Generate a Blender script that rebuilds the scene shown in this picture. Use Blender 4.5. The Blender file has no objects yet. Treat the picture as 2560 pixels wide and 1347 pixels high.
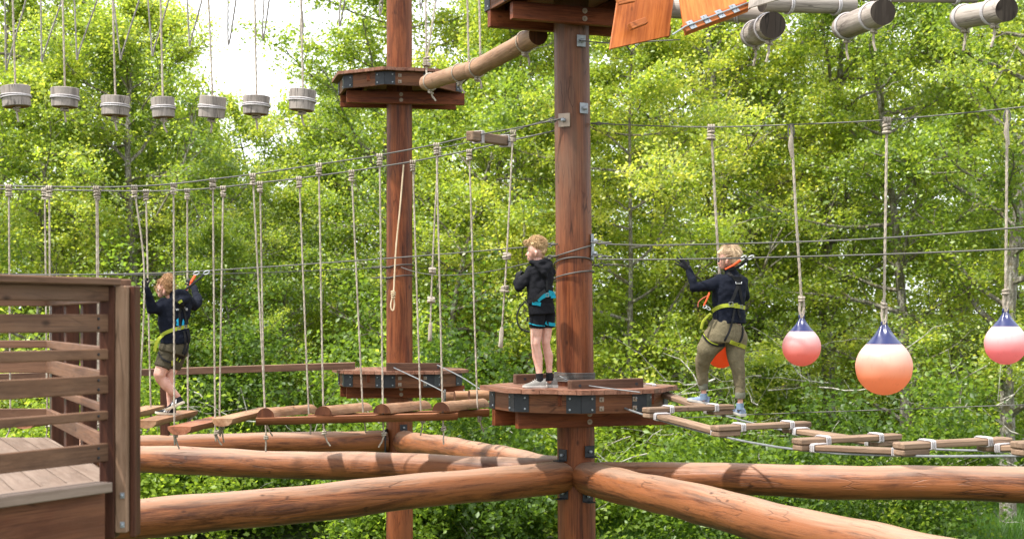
import bpy, math, random
import numpy as np
from mathutils import Vector, Matrix, noise as mnoise
R = math.radians
C = bpy.context.scene.collection
scene = bpy.context.scene
EYE = 5.0            # camera height above the ground
F, HZ = 3700.0, 795.0

# ------------------------------------------------------------------ camera, sky, sun, exposure
cd = bpy.data.cameras.new('camera'); cam = bpy.data.objects.new('camera', cd); C.objects.link(cam)
cam.location = (0, 0, EYE); cam.rotation_euler = (R(90), 0, 0)
cd.sensor_width = 36; cd.lens = 36*F/2560; cd.shift_y = (HZ-673.5)/2560
cd.clip_start = .1; cd.clip_end = 2000
cd.dof.use_dof = True; cd.dof.focus_distance = 15.2; cd.dof.aperture_fstop = 3.2
scene.camera = cam
SUN_EL, SUN_AZ = R(60), R(242)    # azimuth measured clockwise from +Y: high, to the left and a little behind the camera
w = bpy.data.worlds.new("World"); scene.world = w; w.use_nodes = True
nt = w.node_tree; nt.nodes.clear()
def N(t, ty, **k):
    n = t.nodes.new(ty)
    for a, b in k.items(): setattr(n, a, b)
    return n
sky = N(nt, 'ShaderNodeTexSky', sky_type='NISHITA', sun_disc=False, sun_elevation=SUN_EL, sun_rotation=SUN_AZ, air_density=1.0, dust_density=3.0)
tc = N(nt, 'ShaderNodeTexCoord'); nz = N(nt, 'ShaderNodeTexNoise'); nz.inputs['Scale'].default_value = 2.2; nz.inputs['Detail'].default_value = 6
mp = N(nt, 'ShaderNodeMapping'); mp.inputs['Scale'].default_value = (1, 1, 3.2)
cr = N(nt, 'ShaderNodeValToRGB'); cr.color_ramp.elements[0].position = .28; cr.color_ramp.elements[1].position = .52
cr.color_ramp.elements[0].color = (.45, .45, .45, 1)
mx = N(nt, 'ShaderNodeMix', data_type='RGBA')
bg = N(nt, 'ShaderNodeBackground'); bg.inputs[1].default_value = .15
ow = N(nt, 'ShaderNodeOutputWorld')
L = nt.links.new
L(tc.outputs['Generated'], mp.inputs[0]); L(mp.outputs[0], nz.inputs['Vector']); L(nz.outputs[0], cr.inputs[0])
L(cr.outputs[0], mx.inputs['Factor']); L(sky.outputs[0], mx.inputs[6]); mx.inputs[7].default_value = (7.6, 7.9, 8.3, 1)
L(mx.outputs[2], bg.inputs[0]); L(bg.outputs[0], ow.inputs[0])
sd = bpy.data.lights.new('sun', 'SUN'); so = bpy.data.objects.new('sun', sd); C.objects.link(so)
sd.energy = 4.3; sd.angle = R(2.0); sd.color = (1, .955, .88)
sv = Vector((math.sin(SUN_AZ)*math.cos(SUN_EL), math.cos(SUN_AZ)*math.cos(SUN_EL), math.sin(SUN_EL)))
so.rotation_euler = sv.to_track_quat('Z', 'Y').to_euler(); so.location = (0, 0, 40)
vs = scene.view_settings; vs.view_transform = 'Standard'; vs.look = 'None'; vs.exposure = 1.03; vs.gamma = 1
scene.cycles.max_bounces = 7; scene.cycles.transmission_bounces = 4; scene.cycles.diffuse_bounces = 4; scene.cycles.glossy_bounces = 2
scene.cycles.transparent_max_bounces = 4; scene.cycles.caustics_reflective = False; scene.cycles.caustics_refractive = False

# ------------------------------------------------------------------ helpers
def P(px, py, D): return Vector(((px-1280)/F*D, D, EYE+(HZ-py)/F*D))
def V(*a): return Vector(a)
rng = np.random.default_rng(7); rnd = random.Random(5)

def mat(name, build):
    m = bpy.data.materials.new(name); m.use_nodes = True
    t = m.node_tree; b = t.nodes['Principled BSDF']
    build(t, b); return m
def ramp(t, src, stops):
    r = N(t, 'ShaderNodeValToRGB'); e = r.color_ramp.elements
    while len(e) < len(stops): e.new(.5)
    for i, (p, c) in enumerate(stops): e[i].position = p; e[i].color = (*c, 1)
    t.links.new(src, r.inputs[0]); return r.outputs[0]
def noise(t, vec, scale, detail=4, rough=.6, dist=0):
    n = N(t, 'ShaderNodeTexNoise'); n.inputs['Scale'].default_value = scale; n.inputs['Detail'].default_value = detail
    n.inputs['Roughness'].default_value = rough; n.inputs['Distortion'].default_value = dist
    t.links.new(vec, n.inputs['Vector']); return n.outputs[0]
def scaled(t, vec, s):
    m = N(t, 'ShaderNodeMapping'); m.inputs['Scale'].default_value = s; t.links.new(vec, m.inputs[0]); return m.outputs[0]
def mixc(t, f, a, b, mode='MIX'):
    m = N(t, 'ShaderNodeMix', data_type='RGBA', blend_type=mode)
    for s, v in ((0, f), (6, a), (7, b)):
        if isinstance(v, (int, float)): m.inputs[s].default_value = v
        elif isinstance(v, tuple): m.inputs[s].default_value = (*v, 1)
        else: t.links.new(v, m.inputs[s])
    return m.outputs[2]
def math_(t, op, a, b=None, clamp=False):
    m = N(t, 'ShaderNodeMath', operation=op, use_clamp=clamp)
    for i, v in enumerate((a, b)):
        if v is None: continue
        if isinstance(v, (int, float)): m.inputs[i].default_value = v
        else: t.links.new(v, m.inputs[i])
    return m.outputs[0]
def bump(t, b, h, s=.4, d=.01):
    n = N(t, 'ShaderNodeBump'); n.inputs['Strength'].default_value = s; n.inputs['Distance'].default_value = d
    t.links.new(h, n.inputs['Height']); t.links.new(n.outputs[0], b.inputs['Normal'])
def gcvec(t):
    a = N(t, 'ShaderNodeAttribute', attribute_name='gc'); return a.outputs['Vector']

def wood(name, dark, mid, light, rough=.6, grey=None, greyamt=.5, streak=1.0, cracks=.6, knots=True, bs=.5, spec=.16, tint=(.60, .51, .42), blotch=.5, worn=None, bleach_highlight=0):
    """wood whose grain runs along z of the 'gc' attribute (metres)"""
    tn = lambda c: tuple(x*k for x, k in zip(c, tint))
    dark, mid, light = tn(dark), tn(mid), tn(light); grey = tn(grey) if grey else None
    def f(t, b):
        g = gcvec(t)
        big = noise(t, scaled(t, g, (3, 3, .8)), 1.0, 5, .65)
        fine = noise(t, scaled(t, g, (70, 70, 1.6)), 1.0, 5, .7, .3)
        med = noise(t, scaled(t, g, (14, 14, .7)), 1.0, 4, .6, .6)
        s = math_(t, 'ADD', math_(t, 'MULTIPLY', big, .45), math_(t, 'ADD', math_(t, 'MULTIPLY', fine, .3*streak), math_(t, 'MULTIPLY', med, .32)))
        col = ramp(t, s, [(.425, dark), (.51, mid), (.60, light)])
        if grey:
            gm = noise(t, scaled(t, g, (5, 5, 1.7)), 1.3, 6, .7, .8)
            gm = ramp(t, gm, [(.5-.3*greyamt, (1, 1, 1)), (.72, (0, 0, 0))])
            inv = math_(t, 'SUBTRACT', 1.0, gm)
            gm2 = math_(t, 'MULTIPLY', inv, 1.0) if False else gm
            gcol = mixc(t, fine, tuple(c*.65 for c in grey), grey)
            col = mixc(t, math_(t, 'MULTIPLY', gm2, greyamt), col, gcol)
        bl = noise(t, scaled(t, g, (7, 7, .8)), 1.0, 7, .75, .5)
        col = mixc(t, math_(t, 'MULTIPLY', ramp(t, bl, [(.46, (0, 0, 0)), (.60, (1, 1, 1))]), blotch), col, dark)
        if bleach_highlight:   # pale log tops: sun highlight painted into the colour along with weather bleaching
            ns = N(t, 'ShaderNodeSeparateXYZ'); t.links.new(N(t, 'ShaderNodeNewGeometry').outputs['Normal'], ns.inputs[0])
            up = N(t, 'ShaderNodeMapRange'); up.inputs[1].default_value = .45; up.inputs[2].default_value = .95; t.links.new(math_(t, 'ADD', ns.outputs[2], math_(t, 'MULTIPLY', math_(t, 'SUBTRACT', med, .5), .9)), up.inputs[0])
            col = mixc(t, math_(t, 'MULTIPLY', up.outputs[0], bleach_highlight), col, mixc(t, fine, (.30, .19, .125), (.50, .37, .28)))
        if worn:
            zz = N(t, 'ShaderNodeSeparateXYZ'); t.links.new(N(t, 'ShaderNodeTexCoord').outputs['Object'], zz.inputs[0])
            mr = N(t, 'ShaderNodeMapRange'); mr.inputs[1].default_value = worn[0]; mr.inputs[2].default_value = worn[1]; t.links.new(zz.outputs[2], mr.inputs[0])
            wc = mixc(t, fine, tuple(x*.45 for x in worn[2]), worn[2])
            col = mixc(t, math_(t, 'MULTIPLY', mr.outputs[0], math_(t, 'ADD', math_(t, 'MULTIPLY', ramp(t, big, [(.4, (0, 0, 0)), (.6, (1, 1, 1))]), .45), .4)), col, wc)
        # drying cracks
        ck = N(t, 'ShaderNodeTexVoronoi', feature='DISTANCE_TO_EDGE'); ck.inputs['Scale'].default_value = 1
        dv = N(t, 'ShaderNodeVectorMath', operation='ADD')
        nn = N(t, 'ShaderNodeTexNoise'); nn.inputs['Scale'].default_value = 3; t.links.new(g, nn.inputs['Vector'])
        sc = N(t, 'ShaderNodeVectorMath', operation='SCALE'); sc.inputs['Scale'].default_value = .06
        t.links.new(nn.outputs[1], sc.inputs[0]); t.links.new(g, dv.inputs[0]); t.links.new(sc.outputs[0], dv.inputs[1])
        t.links.new(scaled(t, dv.outputs[0], (16, 16, 1.1)), ck.inputs['Vector'])
        crk = ramp(t, ck.outputs['Distance'], [(.0, (1, 1, 1)), (.035, (0, 0, 0))])
        crm = ramp(t, noise(t, g, 2.3, 2), [(.5, (0, 0, 0)), (.6, (1, 1, 1))])
        crk = math_(t, 'MULTIPLY', math_(t, 'MULTIPLY', crk, crm), cracks)
        col = mixc(t, crk, col, tuple(c*.25 for c in dark))
        if knots:
            kv = N(t, 'ShaderNodeTexVoronoi'); kv.inputs['Scale'].default_value = 1
            t.links.new(scaled(t, g, (5, 5, 2.6)), kv.inputs['Vector'])
            kr = ramp(t, kv.outputs['Distance'], [(.03, (1, 1, 1)), (.1, (0, 0, 0))])
            col = mixc(t, math_(t, 'MULTIPLY', kr, .75), col, tuple(c*.4 for c in dark))
        t.links.new(col, b.inputs['Base Color'])
        rr = ramp(t, med, [(.3, (rough-.12,)*3), (.7, (rough+.15,)*3)])
        t.links.new(rr, b.inputs['Roughness']); b.inputs['Specular IOR Level'].default_value = spec
        h = math_(t, 'SUBTRACT', math_(t, 'ADD', math_(t, 'MULTIPLY', fine, .5), med), math_(t, 'MULTIPLY', crk, .7))
        bump(t, b, h, bs, .006)
    return mat(name, f)

M = {}
M['pole'] = wood('stained_pole_wood', (.035, .009, .004), (.16, .04, .016), (.34, .115, .045), .42, (.17, .09, .055), .35, 1.3)
M['pole_worn'] = wood('weathered_pole_wood', (.035, .009, .004), (.16, .04, .016), (.34, .115, .045), .42, (.17, .09, .055), .35, 1.3, worn=(5.4, 6.6, (.17, .10, .068)))
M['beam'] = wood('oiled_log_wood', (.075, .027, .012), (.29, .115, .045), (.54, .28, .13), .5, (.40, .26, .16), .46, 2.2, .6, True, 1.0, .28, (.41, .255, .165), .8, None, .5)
M['joist'] = wood('stained_joist_wood', (.05, .014, .007), (.155, .042, .02), (.28, .09, .04), .55, None, 0, 1.5)
M['fascia'] = wood('stained_fascia_wood', (.05, .018, .01), (.14, .048, .025), (.27, .115, .06), .6, (.2, .13, .09), .5, 1.5)
M['deck'] = wood('deck_board_wood', (.10, .04, .025), (.23, .10, .065), (.36, .19, .13), .55, (.4, .3, .25), .6, 1.2, tint=(.64, .52, .45))
M['rail'] = wood('railing_wood', (.07, .04, .027), (.16, .095, .065), (.27, .17, .115), .6, (.27, .2, .15), .6, 1.2, .3, tint=(.62, .50, .42))
M['rail_light'] = wood('bare_railing_wood', (.13, .08, .05), (.27, .18, .12), (.40, .29, .21), .65, (.45, .38, .32), .6, 1.4, tint=(.64, .52, .44))
M['post'] = wood('dark_post_wood', (.03, .011, .007), (.075, .028, .018), (.13, .055, .034), .5, None, 0, 1.2)
M['nearfascia'] = wood('red_fascia_wood', (.07, .028, .016), (.18, .07, .04), (.27, .12, .07), .55, (.22, .13, .09), .4, 1.2)
M['neardeck'] = wood('grey_deck_wood', (.24, .19, .16), (.36, .30, .26), (.48, .42, .38), .7, (.5, .46, .43), .6, 1.1, .3, tint=(.47, .39, .335))
M['tread'] = wood('half_log_wood', (.17, .075, .035), (.36, .19, .10), (.52, .33, .2), .6, (.45, .33, .24), .6, .9, tint=(.74, .66, .60))
M['tread_red'] = wood('red_plank_wood', (.2, .07, .035), (.38, .15, .08), (.5, .25, .15), .6, (.45, .3, .22), .4, .9, tint=(.74, .64, .58))
M['endgrain'] = wood('cut_log_end', (.07, .03, .016), (.18, .085, .045), (.27, .15, .09), .7, None, 0, .3, .8, tint=(.78, .62, .52))
M['stringer'] = wood('stringer_wood', (.10, .04, .02), (.23, .095, .045), (.36, .17, .09), .55, (.3, .17, .1), .4, 1, tint=(.78, .62, .52))
M['stump'] = wood('weathered_stump_bark', (.035, .028, .025), (.16, .135, .12), (.36, .32, .29), .85, (.36, .33, .31), .8, 2.2, .8, False, 1.0, tint=(.85, .82, .80))
M['stump_end'] = wood('stump_underside', (.09, .045, .028), (.2, .115, .075), (.3, .19, .13), .8, tint=(.78, .62, .52))
M['greylog'] = wood('silver_grey_log', (.13, .105, .09), (.29, .25, .215), (.46, .41, .36), .75, (.42, .38, .35), .7, 1.2, tint=(.85, .82, .80))
M['greyend'] = wood('dark_log_end', (.035, .027, .022), (.09, .075, .062), (.17, .145, .12), .8, None, 0, .3, 1, tint=(.85, .82, .80))
M['swing'] = wood('tan_log', (.17, .095, .055), (.34, .215, .135), (.47, .33, .225), .6, (.4, .32, .25), .5, 1, tint=(.74, .62, .54))
M['plank'] = wood('grey_brown_plank', (.10, .065, .045), (.22, .15, .105), (.34, .24, .175), .6, (.32, .25, .2), .5, 1, tint=(.84, .77, .69))
M['ply'] = wood('orange_plywood', (.30, .095, .025), (.52, .19, .055), (.66, .28, .09), .45, None, 0, .8, .1, True, .15, tint=(.80, .62, .5))
M['plyblock'] = wood('orange_block_wood', (.27, .09, .03), (.4, .15, .05), (.5, .22, .08), .5, tint=(.80, .62, .5))

def rope_mat(name, c1, c2):
    def f(t, b):
        g = gcvec(t); n1 = noise(t, g, 120, 3); n2 = noise(t, g, 5, 3)
        t.links.new(ramp(t, math_(t, 'ADD', math_(t, 'MULTIPLY', n1, .5), math_(t, 'MULTIPLY', n2, .5)), [(.35, c1), (.65, c2)]), b.inputs['Base Color'])
        b.inputs['Roughness'].default_value = .9; bump(t, b, n1, .5, .003)
    return mat(name, f)
M['rope'] = rope_mat('hemp_rope', (.17, .135, .10), (.44, .38, .31))
M['rope_dark'] = rope_mat('grey_rope', (.12, .105, .09), (.30, .27, .24))
M['rope_tan'] = rope_mat('tan_rope', (.4, .29, .17), (.6, .48, .33))
M['rope_white'] = rope_mat('white_lashing_rope', (.28, .25, .25), (.52, .49, .49))
def metal(name, c, rough, met=1.0, var=.3):
    def f(t, b):
        o = N(t, 'ShaderNodeTexCoord').outputs['Object']; n = noise(t, o, 25, 4); n2 = noise(t, o, 6, 3)
        t.links.new(ramp(t, math_(t, 'MULTIPLY', math_(t, 'ADD', n, n2), .5), [(.3, tuple(x*(1-var) for x in c)), (.7, tuple(min(1, x*(1+var)) for x in c))]), b.inputs['Base Color'])
        b.inputs['Metallic'].default_value = met
        t.links.new(ramp(t, n, [(.3, (rough-.1,)*3), (.7, (rough+.15,)*3)]), b.inputs['Roughness'])
    return mat(name, f)
M['cable'] = metal('steel_cable', (.075, .072, .064), .6, .2)
M['rod'] = metal('bright_steel_cable', (.17, .175, .18), .55, .3)
M['galv'] = metal('galvanised_steel', (.27, .29, .31), .55, .5)
M['washer'] = metal('dull_washer_steel', (.28, .22, .17), .55, .6)
M['black'] = metal('black_painted_steel', (.008, .0095, .013), .55, .1)
M['carab'] = metal('aluminium', (.6, .6, .6), .3, .9)

class MB:
    """mesh builder: verts in world metres + grain coordinates"""
    def __init__(s): s.v = []; s.f = []; s.g = []; s.m = []; s.off = Vector((rnd.uniform(0, 40), rnd.uniform(0, 40), rnd.uniform(0, 40)))
    def add(s, vs, fs, gs=None, mi=0):
        n = len(s.v); s.v += [tuple(v) for v in vs]; s.f += [tuple(i+n for i in f) for f in fs]
        s.g += [tuple(Vector(g)+s.off) for g in (gs if gs is not None else vs)]; s.m += [mi]*len(fs); return s
    def box(s, c, size, rot=None, grain=0, bev=.004, mi=0):
        rot = rot or Matrix.Identity(3); c = Vector(c); hx, hy, hz = [a/2 for a in size]
        b = min(bev, hx*.4, hy*.4, hz*.4); vs = []; idx = {}
        for sx in (-1, 1):
            for sy in (-1, 1):
                for sz in (-1, 1):
                    for ax in range(3):
                        d = [hx-b, hy-b, hz-b]; d[ax] += b
                        idx[(sx, sy, sz, ax)] = len(vs); vs.append(Vector((sx*d[0], sy*d[1], sz*d[2])))
        fs = []
        for ax in range(3):
            o = [a for a in range(3) if a != ax]
            for sg in (-1, 1):
                q = []
                for p, r_ in ((-1, -1), (1, -1), (1, 1), (-1, 1)):
                    k = [0, 0, 0]; k[ax] = sg; k[o[0]] = p; k[o[1]] = r_; q.append(idx[(*k, ax)])
                if (sg > 0) != (ax != 1): q = q[::-1]
                fs.append(q)
        for sx in (-1, 1):
            for sy in (-1, 1):
                for sz in (-1, 1):
                    q = [idx[(sx, sy, sz, 0)], idx[(sx, sy, sz, 1)], idx[(sx, sy, sz, 2)]]
                    fs.append(q if sx*sy*sz > 0 else q[::-1])
        for ax in range(3):
            o = [a for a in range(3) if a != ax]
            for p in (-1, 1):
                for r_ in (-1, 1):
                    k1 = [0, 0, 0]; k1[o[0]] = p; k1[o[1]] = r_; k2 = list(k1); k1[ax] = -1; k2[ax] = 1
                    q = [idx[(*k1, o[0])], idx[(*k2, o[0])], idx[(*k2, o[1])], idx[(*k1, o[1])]]
                    fs.append(q if p*r_*(1 if ax != 1 else -1) > 0 else q[::-1])
        perm = {0: (1, 2, 0), 1: (0, 2, 1), 2: (0, 1, 2)}[grain]
        s.add([c+rot@v for v in vs], fs, [(v[perm[0]], v[perm[1]], v[perm[2]]) for v in vs], mi); return s
    def bar(s, a, b, wd, ht, up=(0, 0, 1), bev=.004, mi=0):
        a = Vector(a); b = Vector(b); x = (b-a).normalized(); y = Vector(up).cross(x).normalized(); z = x.cross(y)
        rot = Matrix((x, y, z)).transposed(); return s.box((a+b)/2, ((b-a).length, wd, ht), rot, 0, bev, mi)
    def tube(s, pts, rad, n=12, cap=True, rmod=None, mi=0, capmi=None, wob=0):
        pts = [Vector(p) for p in pts]; k = len(pts)
        if not hasattr(rad, '__len__'): rad = [rad]*k
        t0 = (pts[1]-pts[0]).normalized(); ref = Vector((0, 0, 1)) if abs(t0.z) < .9 else Vector((1, 0, 0))
        u = ref.cross(t0).normalized(); vs = []; gs = []; L_ = 0
        for i, p in enumerate(pts):
            t = (pts[min(i+1, k-1)]-pts[max(i-1, 0)]).normalized()
            u = (u-t*u.dot(t)).normalized(); w_ = t.cross(u)
            if i: L_ += (p-pts[i-1]).length
            for j in range(n):
                a = 2*math.pi*j/n; r = rad[i]
                if rmod: r *= rmod(a, L_)
                if wob: r *= 1+wob*mnoise.noise(Vector((math.cos(a)*1.2+s.off.x, math.sin(a)*1.2, L_*2.2+s.off.y)))
                vs.append(p+u*math.cos(a)*r+w_*math.sin(a)*r); gs.append((math.cos(a)*r, math.sin(a)*r, L_))
        fs = [(i*n+j, i*n+(j+1) % n, (i+1)*n+(j+1) % n, (i+1)*n+j) for i in range(k-1) for j in range(n)]
        s.add(vs, fs, gs, mi)
        if cap:
            cm = mi if capmi is None else capmi
            s.add(vs[:n], [tuple(range(n))[::-1]], [(g[0]*1.0, .5, g[1]*1.0) for g in gs[:n]], cm)
            s.add(vs[-n:], [tuple(range(n))], [(g[0]*1.0, .5, g[1]*1.0) for g in gs[-n:]], cm)
        return s
    def rope(s, pts, r=.011, pitch=.075, step=.011, n=9):
        pts = catmull(pts, step) if len(pts) > 2 else subdiv(pts, step)
        return s.tube(pts, r, n, True, lambda a, l: 1+.17*math.cos(3*(a-2*math.pi*l/(pitch*3))))
    def ring(s, c, axis, r, tr, n=16, m=7, squash=1, arc=2*math.pi):
        axis = Vector(axis).normalized(); ref = Vector((0, 0, 1)) if abs(axis.z) < .9 else Vector((1, 0, 0))
        u = ref.cross(axis).normalized(); v = axis.cross(u); c = Vector(c)
        pts = [c+u*math.cos(arc*i/n)*r+v*math.sin(arc*i/n)*r*squash for i in range(n+1)]
        return s.tube(pts, tr, m, True)
    def ball(s, c, rad, n=10, rot=None):
        vs = []; c = Vector(c); rad = rad if hasattr(rad, '__len__') else (rad,)*3; rot = rot or Matrix.Identity(3)
        for i in range(n+1):
            th = math.pi*i/n
            for j in range(2*n):
                ph = math.pi*j/n; vs.append(c+rot@Vector((rad[0]*math.sin(th)*math.cos(ph), rad[1]*math.sin(th)*math.sin(ph), -rad[2]*math.cos(th))))
        m = 2*n; fs = [(i*m+j, i*m+(j+1) % m, (i+1)*m+(j+1) % m, (i+1)*m+j) for i in range(n) for j in range(m)]
        return s.add(vs, fs)
    def prism(s, poly, z0, z1, gx=(1, 0), mi=0):
        n = len(poly); vs = [(p[0], p[1], z0) for p in poly]+[(p[0], p[1], z1) for p in poly]
        gx = Vector((gx[0], gx[1], 0)).normalized(); gy = Vector((-gx.y, gx.x, 0))
        gs = [(Vector(v).dot(gy), v[2], Vector(v).dot(gx)) for v in vs]
        fs = [tuple(range(n))[::-1], tuple(range(n, 2*n))]+[(i, (i+1) % n, n+(i+1) % n, n+i) for i in range(n)]
        return s.add(vs, fs, gs, mi)
def subdiv(pts, step):
    out = []
    for a, b in zip(pts, pts[1:]):
        a = Vector(a); b = Vector(b); k = max(1, int((b-a).length/step))
        out += [a.lerp(b, i/k) for i in range(k)]
    return out+[Vector(pts[-1])]
def catmull(pts, step):
    pts = [Vector(p) for p in pts]; q = [2*pts[0]-pts[1]]+pts+[2*pts[-1]-pts[-2]]; out = []
    for i in range(1, len(q)-2):
        a, b, c, d = q[i-1:i+3]; k = max(2, int((c-b).length/step))
        for j in range(k):
            t = j/k; out.append(.5*((2*b)+(c-a)*t+(2*a-5*b+4*c-d)*t*t+(3*b-a-3*c+d)*t*t*t))
    return out+[pts[-1]]
def sag(a, b, s, n=24):
    a = Vector(a); b = Vector(b); return [a.lerp(b, i/n)-Vector((0, 0, 4*s*(i/n)*(1-i/n))) for i in range(n+1)]

def mk(name, mb, mats, parent=None, smooth=True, loc=None):
    if not isinstance(mats, (list, tuple)): mats = [mats]
    me = bpy.data.meshes.new(name); o = bpy.data.objects.new(name, me); C.objects.link(o)
    if parent is not None:
        org = Vector((0, 0, 0)); p = parent
        while p is not None: org += p.location; p = p.parent
        o.parent = parent
    else:
        if loc is None:
            a = np.array(mb.v); loc = ((a[:, 0].min()+a[:, 0].max())/2, (a[:, 1].min()+a[:, 1].max())/2, a[:, 2].min())
        org = Vector(loc); o.location = org
    me.from_pydata([tuple(Vector(v)-org) for v in mb.v], [], mb.f)
    at = me.attributes.new('gc', 'FLOAT_VECTOR', 'POINT'); at.data.foreach_set('vector', np.array(mb.g, dtype=np.float32).ravel())
    for m_ in mats: me.materials.append(m_)
    me.polygons.foreach_set('material_index', mb.m)
    if smooth: me.polygons.foreach_set('use_smooth', [True]*len(mb.f)); me.set_sharp_from_angle(angle=R(40))
    me.update(); return o
def tag(o, label, cat, group=None, kind=None):
    if label: o['label'] = label
    if cat: o['category'] = cat
    if group: o['group'] = group
    if kind: o['kind'] = kind
    return o
def empty(name, loc, label, cat, group=None):
    o = bpy.data.objects.new(name, None); C.objects.link(o); o.location = Vector(loc); o.empty_display_size = .2
    return tag(o, label, cat, group)
def copy_tree(o, parent=None):
    c = o.copy(); C.objects.link(c); c.parent = parent
    for ch in list(o.children): copy_tree(ch, c)
    return c
# ------------------------------------------------------------------ ground
def ground():
    mb = MB(); xs = np.linspace(-220, 220, 90); ys = np.concatenate([np.linspace(-40, 90, 90), np.linspace(95, 600, 20)])
    vs = []
    for y in ys:
        for x in xs: vs.append((x, y, .25*mnoise.noise(Vector((x*.08, y*.08, 0)))+(.04*max(0, y-60) if y < 200 else 5.6)))
    n = len(xs); fs = [(j*n+i, j*n+i+1, (j+1)*n+i+1, (j+1)*n+i) for j in range(len(ys)-1) for i in range(n-1)]
    mb.add(vs, fs)
    def f(t, b):
        o = N(t, 'ShaderNodeTexCoord').outputs['Object']
        a = noise(t, o, .5, 6, .7); c = noise(t, o, 14, 4, .7)
        col = ramp(t, math_(t, 'ADD', math_(t, 'MULTIPLY', a, .6), math_(t, 'MULTIPLY', c, .4)), [(.35, (.045, .035, .02)), (.5, (.05, .075, .02)), (.65, (.09, .13, .03))])
        t.links.new(col, b.inputs['Base Color']); b.inputs['Roughness'].default_value = .95; bump(t, b, c, .8, .08)
    tag(mk('ground', mb, mat('forest_floor', f), loc=(0, 0, 0)), None, None, kind='structure')
ground()

# ------------------------------------------------------------------ foliage
def leaf_mat(name, cols, trans, gloss=.05):
    def f(t, b):
        a = N(t, 'ShaderNodeAttribute', attribute_name='lv').outputs['Fac']
        oi = N(t, 'ShaderNodeObjectInfo').outputs['Random']
        v = math_(t, 'ADD', a, math_(t, 'MULTIPLY', math_(t, 'SUBTRACT', oi, .5), .22))
        c = ramp(t, v, cols)
        d = N(t, 'ShaderNodeBsdfDiffuse'); tr = N(t, 'ShaderNodeBsdfTranslucent'); gl = N(t, 'ShaderNodeBsdfGlossy'); gl.inputs['Roughness'].default_value = .42
        t.links.new(c, d.inputs[0]); t.links.new(mixc(t, 1.0, c, trans, 'MULTIPLY'), tr.inputs[0]); gl.inputs[0].default_value = (.8, .85, .8, 1)
        m1 = N(t, 'ShaderNodeMixShader'); m1.inputs[0].default_value = .6; t.links.new(d.outputs[0], m1.inputs[1]); t.links.new(tr.outputs[0], m1.inputs[2])
        m2 = N(t, 'ShaderNodeMixShader'); m2.inputs[0].default_value = gloss; t.links.new(m1.outputs[0], m2.inputs[1]); t.links.new(gl.outputs[0], m2.inputs[2])
        t.nodes.remove(b); t.links.new(m2.outputs[0], t.nodes['Material Output'].inputs[0])
    return mat(name, f)
LEAF = leaf_mat('alder_leaf', [(.0, (.10, .165, .025)), (.35, (.185, .27, .038)), (.65, (.32, .39, .06)), (1, (.47, .48, .11))], (1.85, 1.75, 1.0))
LEAFD = leaf_mat('shade_leaf', [(.0, (.06, .11, .02)), (.45, (.15, .235, .035)), (.8, (.28, .37, .055)), (1, (.44, .47, .11))], (1.9, 1.8, 1.0), .02)
GRASS = leaf_mat('grass_blade', [(.0, (.05, .12, .015)), (.5, (.09, .19, .025)), (1, (.16, .26, .04))], (1.4, 1.5, 1))
def bark_f(t, b):
    o = N(t, 'ShaderNodeTexCoord').outputs['Object']
    a = noise(t, scaled(t, o, (6, 6, 2.4)), 1.6, 6, .75, .5); c = noise(t, o, 3.2, 4, .6); g_ = noise(t, o, 22, 4, .8)
    col = ramp(t, math_(t, 'ADD', math_(t, 'MULTIPLY', a, .6), math_(t, 'MULTIPLY', g_, .4)), [(.38, (.05, .042, .032)), (.51, (.18, .16, .13)), (.62, (.48, .46, .41))])
    mo = ramp(t, c, [(.5, (0, 0, 0)), (.62, (1, 1, 1))])
    col = mixc(t, math_(t, 'MULTIPLY', mo, .7), col, (.11, .085, .03))
    t.links.new(col, b.inputs['Base Color']); b.inputs['Roughness'].default_value = .95; bump(t, b, a, .8, .04)
BARK = mat('mossy_alder_bark', bark_f)

def leaves_mesh(name, pts, dirs, size, lv, m, seed=0, droop=.25, narrow=.72):
    """pts (n,3): rhombic folded leaves; one quad pair each"""
    g = np.random.default_rng(seed); n = len(pts)
    nrm = g.normal(size=(n, 3)); nrm[:, 2] = np.abs(nrm[:, 2])+.35; nrm /= np.linalg.norm(nrm, axis=1)[:, None]
    ax = g.normal(size=(n, 3)); ax -= nrm*(ax*nrm).sum(1)[:, None]; ax /= np.linalg.norm(ax, axis=1)[:, None]
    sd_ = np.cross(nrm, ax); s = size*(g.uniform(.55, 1.25, n))[:, None]
    a0 = pts-ax*s*.5; a1 = pts+ax*s*.5; l = pts-ax*s*.06+sd_*s*.5*narrow+nrm*s*.10; r = pts-ax*s*.06-sd_*s*.5*narrow+nrm*s*.10
    v = np.stack([a0, l, a1, r], 1).reshape(-1, 3).astype(np.float32)
    me = bpy.data.meshes.new(name); me.vertices.add(4*n); me.vertices.foreach_set('co', v.ravel())
    k = np.arange(n)*4
    tri = np.stack([k, k+1, k+2, k, k+2, k+3], 1).ravel().astype(np.int32)
    me.loops.add(6*n); me.loops.foreach_set('vertex_index', tri)
    me.polygons.add(2*n); me.polygons.foreach_set('loop_start', np.arange(0, 6*n, 3, dtype=np.int32))
    at = me.attributes.new('lv', 'FLOAT', 'FACE'); at.data.foreach_set('value', np.repeat(np.clip(lv, 0, 1), 2).astype(np.float32))
    me.materials.append(m); me.update(calc_edges=True); me.validate(); return me

def cnoise(p, sc, seed):
    """cheap smooth value noise for arrays"""
    q = p*sc+seed*13.7
    return (np.sin(q[:, 0]*1.3+2*np.sin(q[:, 1]*.9+seed))+np.sin(q[:, 1]*1.7+1.6*np.sin(q[:, 2]*1.1))+np.sin(q[:, 2]*1.9+1.3*np.sin(q[:, 0]*.8+1)))/3

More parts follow.
